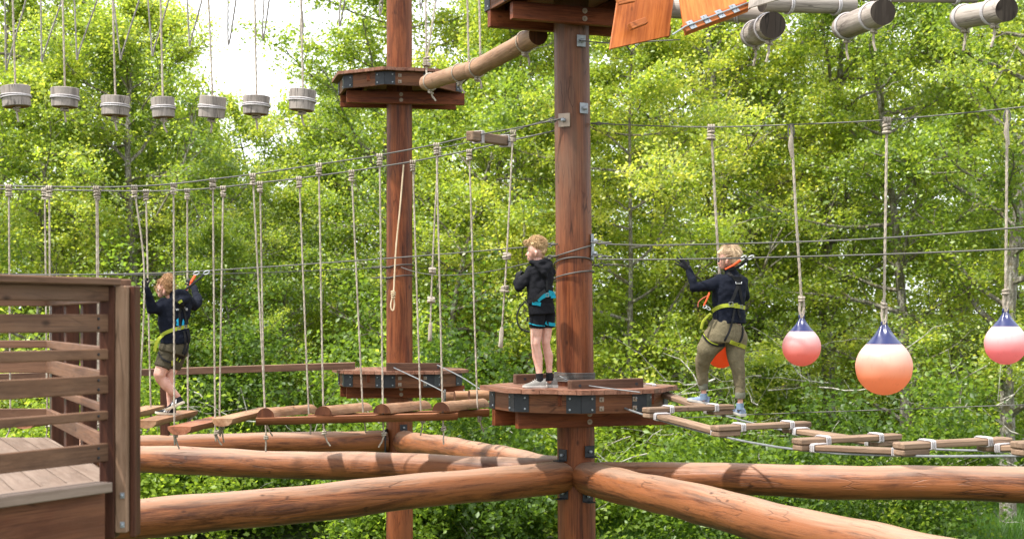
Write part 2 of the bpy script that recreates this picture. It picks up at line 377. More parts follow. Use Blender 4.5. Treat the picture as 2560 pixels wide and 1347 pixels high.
def make_tree(seed, Ht, base, Rc, tr, nleaf, size, lean=0, sparse=.28):
    r = random.Random(seed); mb = MB(); tips = []
    H2 = Ht*.93; tp = []
    for i in range(15):
        f = i/14; tp.append(Vector((lean*f*f*Ht*.2+.22*math.sin(f*6+seed)*f*2, .25*math.sin(f*5+seed*2)*f*2, H2*f)))
    tp[0].z = -.6
    tp = catmull(tp, .5)
    mb.tube(tp, [tr*(1-.88*(i/(len(tp)-1))**.9)*(1.35 if i == 0 else 1) for i in range(len(tp))], 10, False, wob=.25)
    nl = int(26+Ht*1.3)
    for k in range(nl):
        f = base/Ht+(1-base/Ht)*((k+.5)/nl)**.85; i = min(len(tp)-2, int(f*(len(tp)-1))); p = tp[i]
        az = k*2.4+r.uniform(-.5, .5); prof = math.sin(min(1, (f-base/Ht+.22)/(1-base/Ht+.22))*math.pi)**.6
        Lb = Rc*max(.22, prof)*r.uniform(.65, 1.15); d = Vector((math.cos(az), math.sin(az), r.uniform(-.05, .75))).normalized()
        q = p.copy(); path = [q.copy()]; m_ = 7
        for s_ in range(m_):
            d = (d+Vector((r.uniform(-.28, .28), r.uniform(-.28, .28), r.uniform(-.2, .24)))).normalized(); q = q+d*Lb/m_; path.append(q.copy())
        br = tr*(1-.85*f)*r.uniform(.28, .5)+.012
        mb.tube(path, [br*(1-.8*j/m_)+.004 for j in range(m_+1)], 5, False)
        for j in range(2, m_+1):
            for _ in range(2):
                d2 = (path[j]-path[j-1]).normalized()+Vector((r.uniform(-1, 1), r.uniform(-1, 1), r.uniform(-.5, .8)))*.9; d2.normalize()
                L2 = Lb*r.uniform(.14, .36); e = path[j]+d2*L2*.5+Vector((0, 0, r.uniform(-.1, .1))); e2 = e+(d2+Vector((r.uniform(-.4, .4), r.uniform(-.4, .4), r.uniform(-.3, .2)))).normalized()*L2*.5
                mb.tube([path[j], e, e2], [br*.3+.004, br*.18+.003, .003], 3, False)
                tips += [(path[j]+e)/2, e, (e+e2)/2, e2, e2]
            tips.append(path[j])
    tips = np.array([tuple(t) for t in tips]); g = np.random.default_rng(seed)
    # leafy sprays: every leaf belongs to a clump; some clumps are thin so gaps stay open
    nc = len(tips); wgt = np.clip(g.gamma(1.1, 1, nc), .05, 4); wgt *= (cnoise(tips, 1.1, seed) > -sparse-.25)*.93+.07; wgt /= wgt.sum()
    ci = g.choice(nc, nleaf, p=wgt); cs = g.uniform(.10, .36, nc)[ci][:, None]
    off = g.normal(size=(nleaf, 3))*cs*np.array([1.15, 1.15, .62]); pts = tips[ci]+off
    rad = np.hypot(pts[:, 0], pts[:, 1])/Rc
    lv = .46+.2*g.normal(size=nc)[ci]+.07*g.normal(size=nleaf)+.24*cnoise(pts, .55, seed+3)+.10*(rad-.5)
    keep = pts[:, 2] > .2; pts = pts[keep]; lv = lv[keep]
    return mb, leaves_mesh('crown', pts, None, size, lv, LEAF, seed)

def tree_proto(seed, *a, **k):
    mb, lm = make_tree(seed, *a, **k)
    e = bpy.data.objects.new('alder_tree', None); C.objects.link(e)
    o = mk('trunk', mb, BARK, e); c = bpy.data.objects.new('crown', lm); C.objects.link(c); c.parent = e
    return e
NL = 64000
protos = [tree_proto(11, 19, 2.2, 4.4, .17, NL, .115), tree_proto(12, 17, 1.5, 4.6, .14, NL, .113, lean=.5), tree_proto(13, 20, 3.0, 4.2, .22, NL, .117, lean=-.4),
          tree_proto(14, 12.5, .8, 3.8, .12, NL//3*2, .108), tree_proto(15, 18, 4.0, 4.8, .25, NL, .115, sparse=.12), tree_proto(16, 15, 1.0, 4.0, .12, NL, .112, lean=.6)]
# (px of trunk, distance, prototype, z rotation, scale, label)
TREES = [
 (-60, 38, 1, .3, 1.0, 'leafy alder at the far left edge behind the leftmost hanging stumps'),
 (200, 43, 0, 1.3, .93, 'tall yellow-green alder behind the third hanging stump from the left'),
 (345, 37, 4, 2.1, .78, 'alder with a pale forked trunk behind the fourth hanging stump'),
 (466, 41, 3, .9, .93, 'slender dark-stemmed alder just right of the pale forked trunk, edging the open sky'),
 (95, 36.5, 3, 4.1, .95, 'low bright alder above the wooden railing on the left'),
 (640, 47, 3, 2.2, 1.0, 'short alder under the gap of open sky, behind the sixth hanging stump'),
 (720, 39, 3, 5.2, .72, 'small bushy alder behind the ropes left of the rear pole'),
 (560, 36, 3, 3.0, .62, 'small bright alder behind the girl on the log bridge'),
 (880, 48, 3, 1.1, 1.08, 'alder filling the space left of the rear pole below the rear upper platform'),
 (985, 44, 0, 3.9, 1.02, 'tall alder whose crown hangs over the rear upper platform into the sky gap'),
 (1120, 38, 5, .4, .95, 'bushy alder between the rear pole and the boy'),
 (1210, 47, 2, 2.6, 1.0, 'dense alder behind the swinging tan log'),
 (1330, 41, 1, 1.9, .95, 'alder right behind the boy and the front pole'),
 (1560, 37, 5, 5.0, .9, 'yellow-topped alder just right of the front pole'),
 (1640, 46, 0, .8, 1.05, 'tall alder behind the two orange plywood boards'),
 (1790, 42, 4, 3.3, .95, 'brown-trunked alder behind the woman'),
 (1905, 50, 2, 1.1, 1.05, 'distant alder between the woman and the nearest small buoy'),
 (2075, 43, 4, 5.5, 1.0, 'dark-trunked alder behind the small buoy beside the woman'),
 (2265, 38.5, 2, .2, .86, 'alder with a grey trunk rising behind the rope of the largest buoy'),
 (2395, 45, 4, 4.4, 1.02, 'leaning alder between the largest buoy and the rightmost buoy'),
 (2522, 35.5, 2, 2.7, .98, 'thick grey mossy-trunked alder behind the rightmost buoy'),
 (2640, 44, 1, 1.5, 1.0, 'alder spreading in from beyond the right edge of the picture'),
]
used = set()
for (px, D, pi, rz, sc, lab) in TREES:
    if pi in used: o = copy_tree(protos[pi])
    else: o = protos[pi]; used.add(pi)
    o.location = ((px-1280)/F*D, D, 0); o.rotation_euler = (0, 0, rz); o.scale = (sc, sc, sc)
    tag(o, lab, 'tree', 'alder trees of the woodland edge')

# far wood: one mass beyond the nearer trees
def far_wood():
    g = np.random.default_rng(99); n = 420000
    x = g.uniform(-30, 34, n); y = g.uniform(52, 64, n)
    px = 1280+x/y*F
    top = 17+3*np.sin(x*.31)+1.5*np.sin(x*.9+1)
    gap = np.exp(-((px-640)/170)**2); top = top*(1-gap*.4)
    leftdip = np.exp(-((px-250)/230)**2); top = top-leftdip*2.5
    z = g.uniform(0, 1, n)**.9*top
    pts = np.stack([x, y, z], 1); q = cnoise(pts, .8, 2)+.6*cnoise(pts, 2.1, 5)
    k = q > -.6+.5*np.clip((z-9)/9, 0, 1); pts = pts[k]
    lv = .42+.08*g.normal(size=len(pts))+.25*cnoise(pts, .5, 8)
    mesh = leaves_mesh('woodland', pts, None, .17, lv, LEAF, 4)
    o = bpy.data.objects.new('woodland', mesh); C.objects.link(o); tag(o, 'far mass of woodland foliage closing the view behind the nearer alders', 'woodland', kind='stuff')
far_wood()
def undergrowth():
    g = np.random.default_rng(5); P_ = []; LV = []
    for i in range(330):
        D = g.uniform(30.5, 50); px = g.uniform(-100, 2660); x = (px-1280)/F*D
        h = g.uniform(1.0, 2.8)*(1.7 if g.uniform() < .3 else 1)*(1.25 if px < 1500 else 1)
        if px > 1900: h *= .8
        if px > 2380 and D < 38: continue
        rr = g.uniform(.8, 1.7); m = int(800*rr*h)
        if m < 10: continue
        d = g.normal(size=(m, 3)); d /= np.linalg.norm(d, axis=1)[:, None]
        p = d*np.array([rr, rr, h*.62])*g.uniform(.45, 1.05, m)[:, None]*(1+.3*cnoise(d*2, 2, i))[:, None]+np.array([x, D, h*.5]); p = p[(p[:, 2] > .05) & (cnoise(p, 2.6, i % 7) > -.12)]+0; p = p+g.normal(size=p.shape)*.07
        P_.append(p); LV.append(.36+.26*g.normal()+.09*g.normal(size=len(p)))
    pts = np.concatenate(P_); lv = np.concatenate(LV)
    mesh = leaves_mesh('undergrowth', pts, None, .128, lv, LEAFD, 8)
    o = bpy.data.objects.new('undergrowth', mesh); C.objects.link(o); tag(o, 'bright green undergrowth of low leafy bushes beneath the alders', 'undergrowth', kind='stuff')
undergrowth()
def grass():
    g = np.random.default_rng(6); n = 60000; D = g.uniform(28, 52, n); px = g.uniform(1500, 2700, n); x = (px-1280)/F*D
    h = g.uniform(.15, .5, n); b = np.stack([x, D, np.zeros(n)+.02], 1); a = g.uniform(0, 6.28, n)
    dx = np.stack([np.cos(a), np.sin(a), 0*a], 1)*.018; tip = b+np.stack([g.normal(size=n)*.12, g.normal(size=n)*.12, h], 1)
    v = np.stack([b-dx, b+dx, tip], 1).reshape(-1, 3).astype(np.float32)
    me = bpy.data.meshes.new('grass'); me.vertices.add(3*n); me.vertices.foreach_set('co', v.ravel()); me.loops.add(3*n)
    me.loops.foreach_set('vertex_index', np.arange(3*n, dtype=np.int32)); me.polygons.add(n); me.polygons.foreach_set('loop_start', np.arange(0, 3*n, 3, dtype=np.int32))
    at = me.attributes.new('lv', 'FLOAT', 'FACE'); at.data.foreach_set('value', g.uniform(0, 1, n).astype(np.float32)); me.materials.append(GRASS); me.update(calc_edges=True)
    o = bpy.data.objects.new('grass', me); C.objects.link(o); tag(o, 'long green grass on the ground below the trees at lower right', 'grass', kind='stuff')
grass()

def dead_twigs():
    mb = MB(); r = random.Random(21)
    for i in range(230):
        D = r.uniform(30.5, 40); px = r.uniform(300, 2560); p = Vector(((px-1280)/F*D, D, r.uniform(.2, 3.4 if px < 1500 else 4.2))); d = Vector((r.gauss(0, 1), r.gauss(0, .6), r.uniform(-.25, 1.0))).normalized()
        n = r.randint(4, 8); pts = [p.copy()]
        for k in range(n): d = (d+Vector((r.gauss(0, .25), r.gauss(0, .2), r.gauss(0, .25)))).normalized(); p = p+d*r.uniform(.15, .34); pts.append(p.copy())
        rr = r.uniform(.008, .02); mb.tube(pts, [rr*(1-.8*k/n) for k in range(n+1)], 4, False)
        if len(pts) > 4: q = pts[2]; mb.tube([q, q+Vector((r.gauss(0, .3), 0, r.gauss(0, .3))), q+Vector((r.gauss(0, .5), 0, r.gauss(.1, .5)))], [rr*.6, rr*.4, rr*.15], 4, False)
    def f(t, b):
        o = N(t, 'ShaderNodeTexCoord').outputs['Object']; t.links.new(ramp(t, noise(t, o, 9, 4), [(.4, (.16, .14, .11)), (.6, (.42, .40, .35))]), b.inputs['Base Color']); b.inputs['Roughness'].default_value = .9
    o = mk('dead_twigs', mb, mat('lichened_twig', f)); tag(o, 'pale lichened dead twigs tangled through the bushes and lower branches', 'twigs', kind='stuff')
dead_twigs()
# ------------------------------------------------------------------ poles
D1, D2 = 15.5, 21.8
X1, X2 = (1444-1280)/F*D1, (999-1280)/F*D2
Z = lambda dz: EYE+dz
def pole(x, y, x_top, r0, r1, label, m):
    e = empty('log_pole', (x, y, 0), label, 'pole', 'upright log poles of the ropes course')
    mb = MB(); pts = [Vector((x+(x_top-x)*(z/10.5), y, z)) for z in np.arange(-.5, 10.6, .25)]
    mb.tube(pts, [r0+(r1-r0)*i/(len(pts)-1) for i in range(len(pts))], 40, True, wob=.02)
    mk('log', mb, m, e); return e
fp = pole(X1+.02, D1, X1-.09, .207, .178, 'thick red-brown log pole in front, with the boy standing beside it', M['pole_worn'])
bp = pole(X2, D2, X2-.005, .20, .186, 'red-brown log pole at the rear, left of the front pole', M['pole'])
def fx(z): return X1+.02-.11*(z/10.5)       # x of the front pole's axis

def plate(mb, c, nrm, w_, h, th=.012):
    nrm = Vector(nrm).normalized(); x = Vector((0, 0, 1)).cross(nrm).normalized(); rot = Matrix((x, nrm, Vector((0, 0, 1)))).transposed()
    mb.box(c, (w_, th, h), rot, 0, .002)
def bolt(mb, c, nrm, r=.014, l=.016):
    nrm = Vector(nrm).normalized(); c = Vector(c); mb.tube([c, c+nrm*l, c+nrm*l*1.3], [r, r, r*.6], 8)
def pdir(px_off, r):   # outward direction on a pole for a horizontal offset (fraction of radius)
    return Vector((px_off, -math.sqrt(max(0, 1-px_off*px_off)), 0))

# ------------------------------------------------------------------ platforms
def clip(poly, n, d):   # keep points with n.p <= d
    out = []
    for i in range(len(poly)):
        a, b = poly[i], poly[(i+1) % len(poly)]; da, db = n[0]*a[0]+n[1]*a[1]-d, n[0]*b[0]+n[1]*b[1]-d
        if da <= 0: out.append(a)
        if (da < 0 < db) or (db < 0 < da): t = da/(da-db); out.append((a[0]+(b[0]-a[0])*t, a[1]+(b[1]-a[1])*t))
    return out
def platform(cx, cy, zt, yaw, jyaw, label, pr):
    e = empty('log_platform', (cx, cy, zt-.44), label, 'platform', 'octagonal wooden platforms around the poles')
    vert = lambda k, r: (cx+r*math.sin(yaw+k*math.pi/4), cy-r*math.cos(yaw+k*math.pi/4))
    poly = [vert(k, 1.035) for k in range(8)]
    jd = (math.cos(jyaw), math.sin(jyaw)); jn = (-jd[1], jd[0])
    mb = MB(); k = -8
    while k < 8:
        a = k*.14; s_ = [((cx+jd[0]*a), (cy+jd[1]*a)), 0]
        d0 = (cx+jd[0]*a)*jd[0]+(cy+jd[1]*a)*jd[1]; pl = clip(clip(poly, jd, d0+.134), (-jd[0], -jd[1]), -d0)
        if len(pl) > 2:
            j = rnd.uniform(-.002, .002); mb.off = Vector((rnd.uniform(0, 50), rnd.uniform(0, 50), 0)); mb.prism(pl, zt-.045+j, zt+j, jn)
        k += 1
    mk('deck', mb, M['deck'], e, smooth=False)
    zf = zt-.05; hf = .19
    for k in range(8):
        a = Vector((*vert(k, .93), 0)); b = Vector((*vert(k+1, .93), 0)); d = (b-a).normalized(); n_ = Vector((d.y, -d.x, 0)); n_ = n_ if n_.dot(a-Vector((cx, cy, 0))) > 0 else -n_
        mb = MB(); a2 = a+d*.004-n_*.02; b2 = b-d*.004-n_*.02; a2.z = b2.z = zf-hf/2; mb.bar(a2, b2, .04, hf, bev=.003)
        mk('fascia_board', mb, M['fascia'], e, smooth=False)
    for k in range(8):
        a = Vector((*vert(k, .93), 0)); pv = Vector((*vert(k-1, .93), 0)); nx = Vector((*vert(k+1, .93), 0))
        mb = MB(); rv = MB(); c = Vector((cx, cy, 0))
        for o_ in (pv, nx):
            d = (o_-a).normalized(); n_ = Vector((d.y, -d.x, 0)); n_ = n_ if n_.dot(a-c) > 0 else -n_
            p0 = a+n_*.004; p1 = a+d*.155+n_*.004; p0.z = p1.z = zf-hf/2+.002
            mb.bar(p0, p1, .006, hf-.01, bev=.001)
            for hz_ in (-.055, .055):
                q = a+d*.115+n_*.007; q.z = zf-hf/2+hz_; bolt(rv, q, n_, .011, .008)
        p = mk('corner_plate', mb, M['black'], e, smooth=False); mk('bolt', rv, M['galv'], p)
    # square washers on the front boards
    for k in (0, 7):
        a = Vector((*vert(k, .93), 0)); b = Vector((*vert(k+1, .93), 0)); d = (b-a).normalized(); n_ = Vector((d.y, -d.x, 0)); n_ = n_ if n_.dot(a-Vector((cx, cy, 0))) > 0 else -n_
        for t in ((.31, .82) if k == 0 else ()):
            for hz_ in (-.045, .045):
                mb = MB(); q = a.lerp(b, t)+n_*.004; q.z = zf-hf/2+hz_; plate(mb, q, n_, .048, .048, .008); bolt(mb, q, n_, .013, .02)
                mk('square_washer', mb, M['washer'], e)
    # joists: a pair clamping the pole, and a deeper rear one
    for sgn, L0, L1 in ((-1, -.79, .93), (1, -.86, .86)):
        mb = MB(); c = Vector((cx, cy, zt-.05-hf-.085))+Vector((*jn, 0))*sgn*(pr+.045)
        j = Vector((*jd, 0)); mb.bar(c+j*L0, c+j*L1, .085, .175, bev=.004); b_ = mk('joist', mb, M['joist'], e, smooth=False)
        if sgn < 0:
            w2 = MB()
            for dx in ((0, .045), (0, -.035)):
                q = c+Vector((*jn, 0))*-.043+Vector((0, 0, dx[1])); 
                w2.tube([q, q-Vector((*jn, 0))*.006], [.028, .028], 14); bolt(w2, q, -Vector((*jn, 0)), .012, .02)
            mk('round_washer', w2, M['washer'], b_)
    for off in (-.5, .5):   # cross joists under the deck
        mb = MB(); c = Vector((cx, cy, zt-.05-.06))+Vector((*jd, 0))*off; n3 = Vector((*jn, 0)); mb.bar(c-n3*.72, c+n3*.72, .05, .11); mk('cross_joist', mb, M['joist'], e, smooth=False)
    return e
A1, J1 = R(-1), R(21); A2, J2 = R(-9), R(9)
zf1, zb1, zb2, zf2 = Z(-.705), Z(-.748), Z(3.53), Z(3.43)
pf1 = platform(X1+.01, D1, zf1, A1, J1, 'octagonal deck around the front pole, with the boy standing on it', .2)
pb1 = platform(X2, D2, zb1, A2, J2, 'lower octagonal deck around the rear pole, behind the log bridge', .195)
pb2 = platform(X2, D2, zb2, A2, J2, 'upper octagonal deck high on the rear pole', .19)
pf2 = platform(X1-.04, D1-.05, zf2, A1, J1, 'upper octagonal deck cut off by the top of the picture, on the front pole', .19)

def curb(a, b, w_, h, holes, e, label=None):
    mb = MB(); mb.bar(a, b, w_, h, bev=.006); o = mk('curb_block', mb, M['post_mid'], e, smooth=False)
    hb = MB(); a = Vector(a); b = Vector(b); d = (b-a).normalized(); n_ = Vector((d.y, -d.x, 0))
    if n_.y > 0: n_ = -n_
    for t in holes:
        c = a.lerp(b, t)+n_*(w_/2); hb.tube([c-n_*.01, c+n_*.003], .016, 10)
    mk('cable_hole', hb, M['black'], o)
M['post_mid'] = wood('curb_wood', (.05, .025, .018), (.125, .068, .05), (.21, .125, .095), .55, (.2, .14, .11), .4, 1)
curb(P(1423, 964, 14.75)+V(0, 0, .0), P(1604, 958, 15.05), .09, .11, (.12, .9), pf1)
curb(P(1286, 947, 15.75), P(1400, 944, 15.95), .08, .10, (.2,), pf1)
curb(P(966, 918, 21.0), P(1102, 918, 21.15), .09, .125, (.15, .94), pb1)

# ------------------------------------------------------------------ horizontal log beams
def beam(a, b, r0, r1, label, name='log_beam', bracket=None):
    a = Vector(a); b = Vector(b); e = empty(name, a-Vector((0, 0, r0)), label, 'log beam', 'horizontal log beams between the poles')
    mb = MB(); n = int((b-a).length/.12); pts = []
    for i in range(n+1):
        t = i/n; p = a.lerp(b, t); s_ = rnd.random
        pts.append(p+Vector((0, 0, .008*math.sin(t*7+a.x)+.006*math.sin(t*17+a.y))))
    rr = [(r0+(r1-r0)*i/n)*(1+.02*math.sin(i*.9+a.x*3)+.015*math.sin(i*.37)) for i in range(n+1)]
    rr[0] *= .9
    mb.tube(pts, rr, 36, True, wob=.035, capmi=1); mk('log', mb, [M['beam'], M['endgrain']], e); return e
ZB = Z(-1.655)
hub = Vector((X1+.01, D1, ZB))
def dirto(p): d = Vector(p)-hub; d.z = 0; return d.normalized()
eLA = P(343, 1297, 12.8); eLB = P(340, 1147, 17.9); eRA = P(2560, 1210, 13.6); eRB = V(2.97, 9.9, Z(-1.655))
def ext(a, b, k): a = Vector(a); b = Vector(b); return a+(b-a)*k
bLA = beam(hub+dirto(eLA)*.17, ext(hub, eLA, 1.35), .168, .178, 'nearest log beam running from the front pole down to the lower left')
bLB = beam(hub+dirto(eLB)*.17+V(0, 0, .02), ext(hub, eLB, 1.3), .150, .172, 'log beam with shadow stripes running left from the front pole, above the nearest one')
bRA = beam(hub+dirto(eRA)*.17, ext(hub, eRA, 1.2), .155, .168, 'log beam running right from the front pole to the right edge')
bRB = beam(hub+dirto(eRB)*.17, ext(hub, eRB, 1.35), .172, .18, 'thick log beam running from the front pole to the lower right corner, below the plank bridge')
hb = Vector((X2, D2, Z(-1.80))); eBC = P(340, 1118, 20.8)
dBC = (eBC-hb); dBC.z = 0; dBC.normalize()
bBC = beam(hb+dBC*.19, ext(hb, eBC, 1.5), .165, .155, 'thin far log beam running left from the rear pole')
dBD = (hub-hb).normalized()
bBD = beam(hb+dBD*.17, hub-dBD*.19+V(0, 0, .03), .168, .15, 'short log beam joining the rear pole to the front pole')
# black steel brackets on the hub
def bracket(c, nrm, w_, h, parent, n=2):
    mb = MB(); plate(mb, c, nrm, w_, h, .01); b2 = MB()
    for i in range(n): bolt(b2, Vector(c)+Vector((0, 0, (i-.5*(n-1))*h*.45))+Vector(nrm).normalized()*.006, nrm, .016, .02)
    o = mk('bracket', mb, M['black'], parent, smooth=False); mk('bolt', b2, M['galv'], o)
for px, py, off in ((1409, 1137, -.75), (1470, 1128, .55), (1413, 1232, -.7), (1465, 1240, .45)):
    n_ = pdir(off, .2); c = Vector((X1, D1, 0))+n_*.215; z = EYE+(HZ-py)/F*c.y; bracket((c.x, c.y, z), n_, .12, .12, fp, 1)
    mb = MB(); d_ = n_; mb.bar((c.x, c.y, z-.055), (c.x+d_.x*.10, c.y+d_.y*.10, z-.055), .09, .01); mk('bracket', mb, M['black'], fp, smooth=False)
c = Vector((X2, D2, 0))+pdir(.35, .2)*.21; bracket((c.x, c.y, EYE+(HZ-1068)/F*c.y), pdir(.35, .2), .11, .09, bp, 1)
mb = MB(); mb.box(hb+dBC*.2+V(0, -.03, .0), (.02, .3, .36), None, 0, .003); mk('bracket', mb, M['black'], bp)

# ------------------------------------------------------------------ steel cables
def cable(pts, r, label, m='cable', group=None, step=.25, name='steel_cable'):
    mb = MB(); mb.tube(catmull(pts, step) if len(pts) > 2 else pts, r, 6); o = mk(name, mb, M[m]); tag(o, label, 'cable', group); return o
CA = [P(-120, 460, 15.0), P(22, 465, 15.0), P(241, 468, 15.0), P(336, 466, 15.0), P(434, 460, 15.05), P(532, 448, 15.05), P(632, 436, 15.1), P(797, 411, 15.15), P(949, 388, 15.2), P(1091, 361, 15.25), P(1190, 338, 15.28), P(1283, 322, 15.3), P(1405, 297, 15.32)]
CB = [P(-120, 470, 15.9), P(120, 475, 15.9), P(365, 478, 15.92), P(468, 475, 15.94), P(558, 468, 15.95), P(650, 457, 15.96), P(748, 446, 15.97), P(879, 428, 15.98), P(1032, 404, 15.99), P(1173, 376, 16.0), P(1278, 352, 15.9), P(1392, 326, 15.62)]
cable(CA, .0085, 'near upper steel cable carrying the near row of bridge ropes')
cable(CB, .0085, 'far upper steel cable carrying the far row of bridge ropes')
cable([P(1095, 372, 17.2), P(1250, 338, 16.3), P(1392, 290, 15.65)], .006, 'thin third cable rising to the front pole behind the two bridge cables')
cable([P(-120, 688, 15.7), P(0, 688, 15.7), P(340, 684, 15.7), P(560, 674, 15.7), P(980, 645, 15.7), P(1310, 618, 15.6), P(1388, 608, 15.55)], .0075, 'safety cable running from the front pole past the girl to the left edge')
cable([P(-120, 683, 16.6), P(340, 687, 18.0), P(640, 682, 19.5), P(860, 673, 20.9), P(972, 668, 21.55)], .0075, 'safety cable from the rear pole clamp to the left, just under the longer one')
cable([P(1003, 668, 21.55), P(1040, 680, 21.0), P(1100, 688, 19.8), P(1200, 682, 18.2), P(1320, 658, 16.5), P(1392, 636, 15.6)], .007, 'slack cable drooping between the rear pole clamp and the front pole')
BU = [(1479, 308, 15.4), (1600, 314, 15.1), (1778, 318, 14.7), (1978, 312, 14.3), (2217, 300, 13.9), (2518, 272, 13.5), (2700, 250, 13.2)]
cable([P(*a) for a in BU], .007, 'upper right steel cable from which the buoys hang')
cable([P(1488, 607, 15.35), P(1620, 613, 14.8), P(2120, 600, 13.2), P(2560, 568, 12.0), P(2700, 556, 11.7)], .008, 'higher of the two safety cables running right from the front pole')
cable([P(1492, 648, 15.35), P(1700, 648, 14.6), P(2200, 636, 13.0), P(2560, 621, 12.0), P(2700, 614, 11.7)], .008, 'lower safety cable the woman reaches for')
cable([P(1640, 1048, 16.2), P(1870, 1036, 15.4), P(2200, 1024, 14.8), P(2560, 1011, 14.2), P(2700, 1006, 14.0)], .0055, 'thin bare cable running right at the height of the woman\'s feet')
cable([P(1450, 102, 15.3), P(1530, 108, 14.6), P(1700, 100, 13.9)], .007, 'short cable from the front pole to the plywood boards')
cable([P(985, 919, 20.95), P(1050, 949, 20.1), P(1112, 980, 19.1)], .008, 'short cable from the rear curb\'s left hole to the small slung logs', 'rod')
cable([P(1093, 912, 21.0), P(1150, 940, 19.9), P(1205, 975, 18.5)], .008, 'short cable from the rear curb\'s right hole towards the front platform', 'rod')
cable([P(1200, 985, 18.2), P(1290, 955, 16.2), P(1392, 945, 15.6)], .006, 'thin cable from the small log rollers to the front pole', 'rod')
cable([P(30+1370, 940, 15.3), P(1450, 960, 14.9), P(1600, 980, 14.2)], .006, 'thin cable crossing the front deck in front of the pole', 'rod')

# hardware on the front pole
def ringlines(cx, cy, z0, rr, tilt, name, parent, n=1, dz=.012, r=.007):
    mb = MB()
    for i in range(n): mb.ring((cx, cy, z0+i*dz), Vector((tilt[0], tilt[1], 1)), rr, r, 36, 6)
    return mk(name, mb, M['cable'], parent)
for zz, tl in ((628, (-.30, 0)), (660, (-.05, .32)), (688, (-.18, .1))):
    z = EYE+(HZ-zz)/F*D1; ringlines(fx(z), D1, z, .212, tl, 'cable_loop', fp, 1, 0, .0085)
ringlines(fx(5), D1, zf1+.05, .213, (.02, 0), 'cable_loop', fp, 7, .014, .006)
for zz in (667, 694):
    z = EYE+(HZ-zz)/F*D2; ringlines(X2, D2, z, .205, (-.12, .1), 'cable_loop', bp, 1, 0, .008)
def shackle(c, d, l=.12, parent=None, name='shackle'):
    """chain of two links with a turnbuckle along d"""
    c = Vector(c); d = Vector(d).normalized(); mb = MB(); side = d.cross(Vector((0, 0, 1))).normalized()
    for i in range(2):
        p = c+d*l*(.25+.5*i); ax = side if i % 2 else side.cross(d)
        u = d; v = ax.cross(d).normalized(); pts = [p+u*math.cos(a)*l*.34+v*math.sin(a)*l*.16 for a in np.linspace(0, 2*math.pi, 15)]; mb.tube(pts, .007, 6)
    mb.tube([c+d*l*.95, c+d*l*1.9], [.010, .008], 8); return mk(name, mb, M['cable'], parent)
for (px, py, dd, off) in ((1478, 606, (1, -.25, 0), .85), (1482, 640, (1, -.25, -.03), .85), (1388, 610, (-1, .1, -.1), -.85), (1390, 640, (-1, .5, -.1), -.85), (1490, 662, (1, -.1, 0), .9)):
    z = EYE+(HZ-py)/F*15.35; n_ = pdir(off, 1); c = Vector((fx(z), D1, z))+n_*.215; shackle(c, dd, .11, fp)
for (z_, off, w_, h) in ((300, -.45, .13, .14), (270, .55, .10, .11), (102, .45, .10, .12), (600, .93, .07, .14), (632, .93, .07, .13)):
    z = EYE+(HZ-z_)/F*15.3; n_ = pdir(off, 1); c = Vector((fx(z), D1, z))+n_*(.207); mb = MB(); plate(mb, c, n_, w_, h, .012)
    o = mk('anchor_plate', mb, M['washer' if z_ == 300 else 'galv'], fp, smooth=False); b2 = MB(); bolt(b2, c+n_*.005, n_, .022, .035); mk('bolt', b2, M['galv'], o)
z = EYE+(HZ-297)/F*15.3; shackle(Vector((fx(z), D1, z))+pdir(-.6, 1)*.21, (-1, -.1, -.2), .12, fp)
z = EYE+(HZ-308)/F*15.4; shackle(Vector((fx(z), D1, z))+pdir(.97, 1)*.21, (1, -.2, -.02), .09, fp)
for zz in (667, 694): z = EYE+(HZ-zz)/F*21.6; shackle((X2-.17, D2-.15, z), (1, 0, -.05), .12, bp); shackle((X2-.17, D2-.15, z), (-1, 0, 0), .12, bp)

# ------------------------------------------------------------------ ropes
def knot(mb, c, r=.034, n=3, dz=.03, tr=.013):
    c = Vector(c)
    for i in range(n): mb.ring(c-Vector((0, 0, i*dz)), Vector((rnd.uniform(-.35, .35), rnd.uniform(-.35, .35), 1)), r*rnd.uniform(.65, .95), tr, 12, 6)
def hang_rope(top, pts, label, cat_grp, tail=True, r=.0125, m='rope', topknot=True, botknot=True):
    """rope tied round a cable at top, down through pts"""
    top = Vector(top); e = empty('hanging_rope', Vector(pts[-1]), label, 'rope', cat_grp)
    mb = MB(); mb.rope([top]+[Vector(p) for p in pts], r*.72); mk('rope_line', mb, M[m], e)
    if topknot:
        k = MB(); 
        for dx in (-.022, 0, .022): k.ring(top+V(dx, 0, -.004), (1, 0, 0), .019, .009, 10, 6)
        knot(k, top-V(0, 0, .04), .029, 3, .026, .0105); mk('knot', k, M[m], e)
    if tail:
        b = Vector(pts[-1]); k = MB(); 
        if botknot: knot(k, b+V(0, 0, .0), .024, 2, .02, .0105)
        a = rnd.uniform(-.07, .07); k.rope([b-V(0, 0, .03), b-V(-a*.4, 0, .09), b-V(-a, 0, .13+rnd.uniform(0, .05))], .008); mk('rope_tail', k, M[m], e)
    return e
NEAR, FAR = 15.15, 15.95
names = ['first', 'second', 'third', 'fourth', 'fifth', 'sixth', 'seventh', 'eighth', 'ninth', 'tenth', 'eleventh']
GR = 'ropes carrying the log bridge'
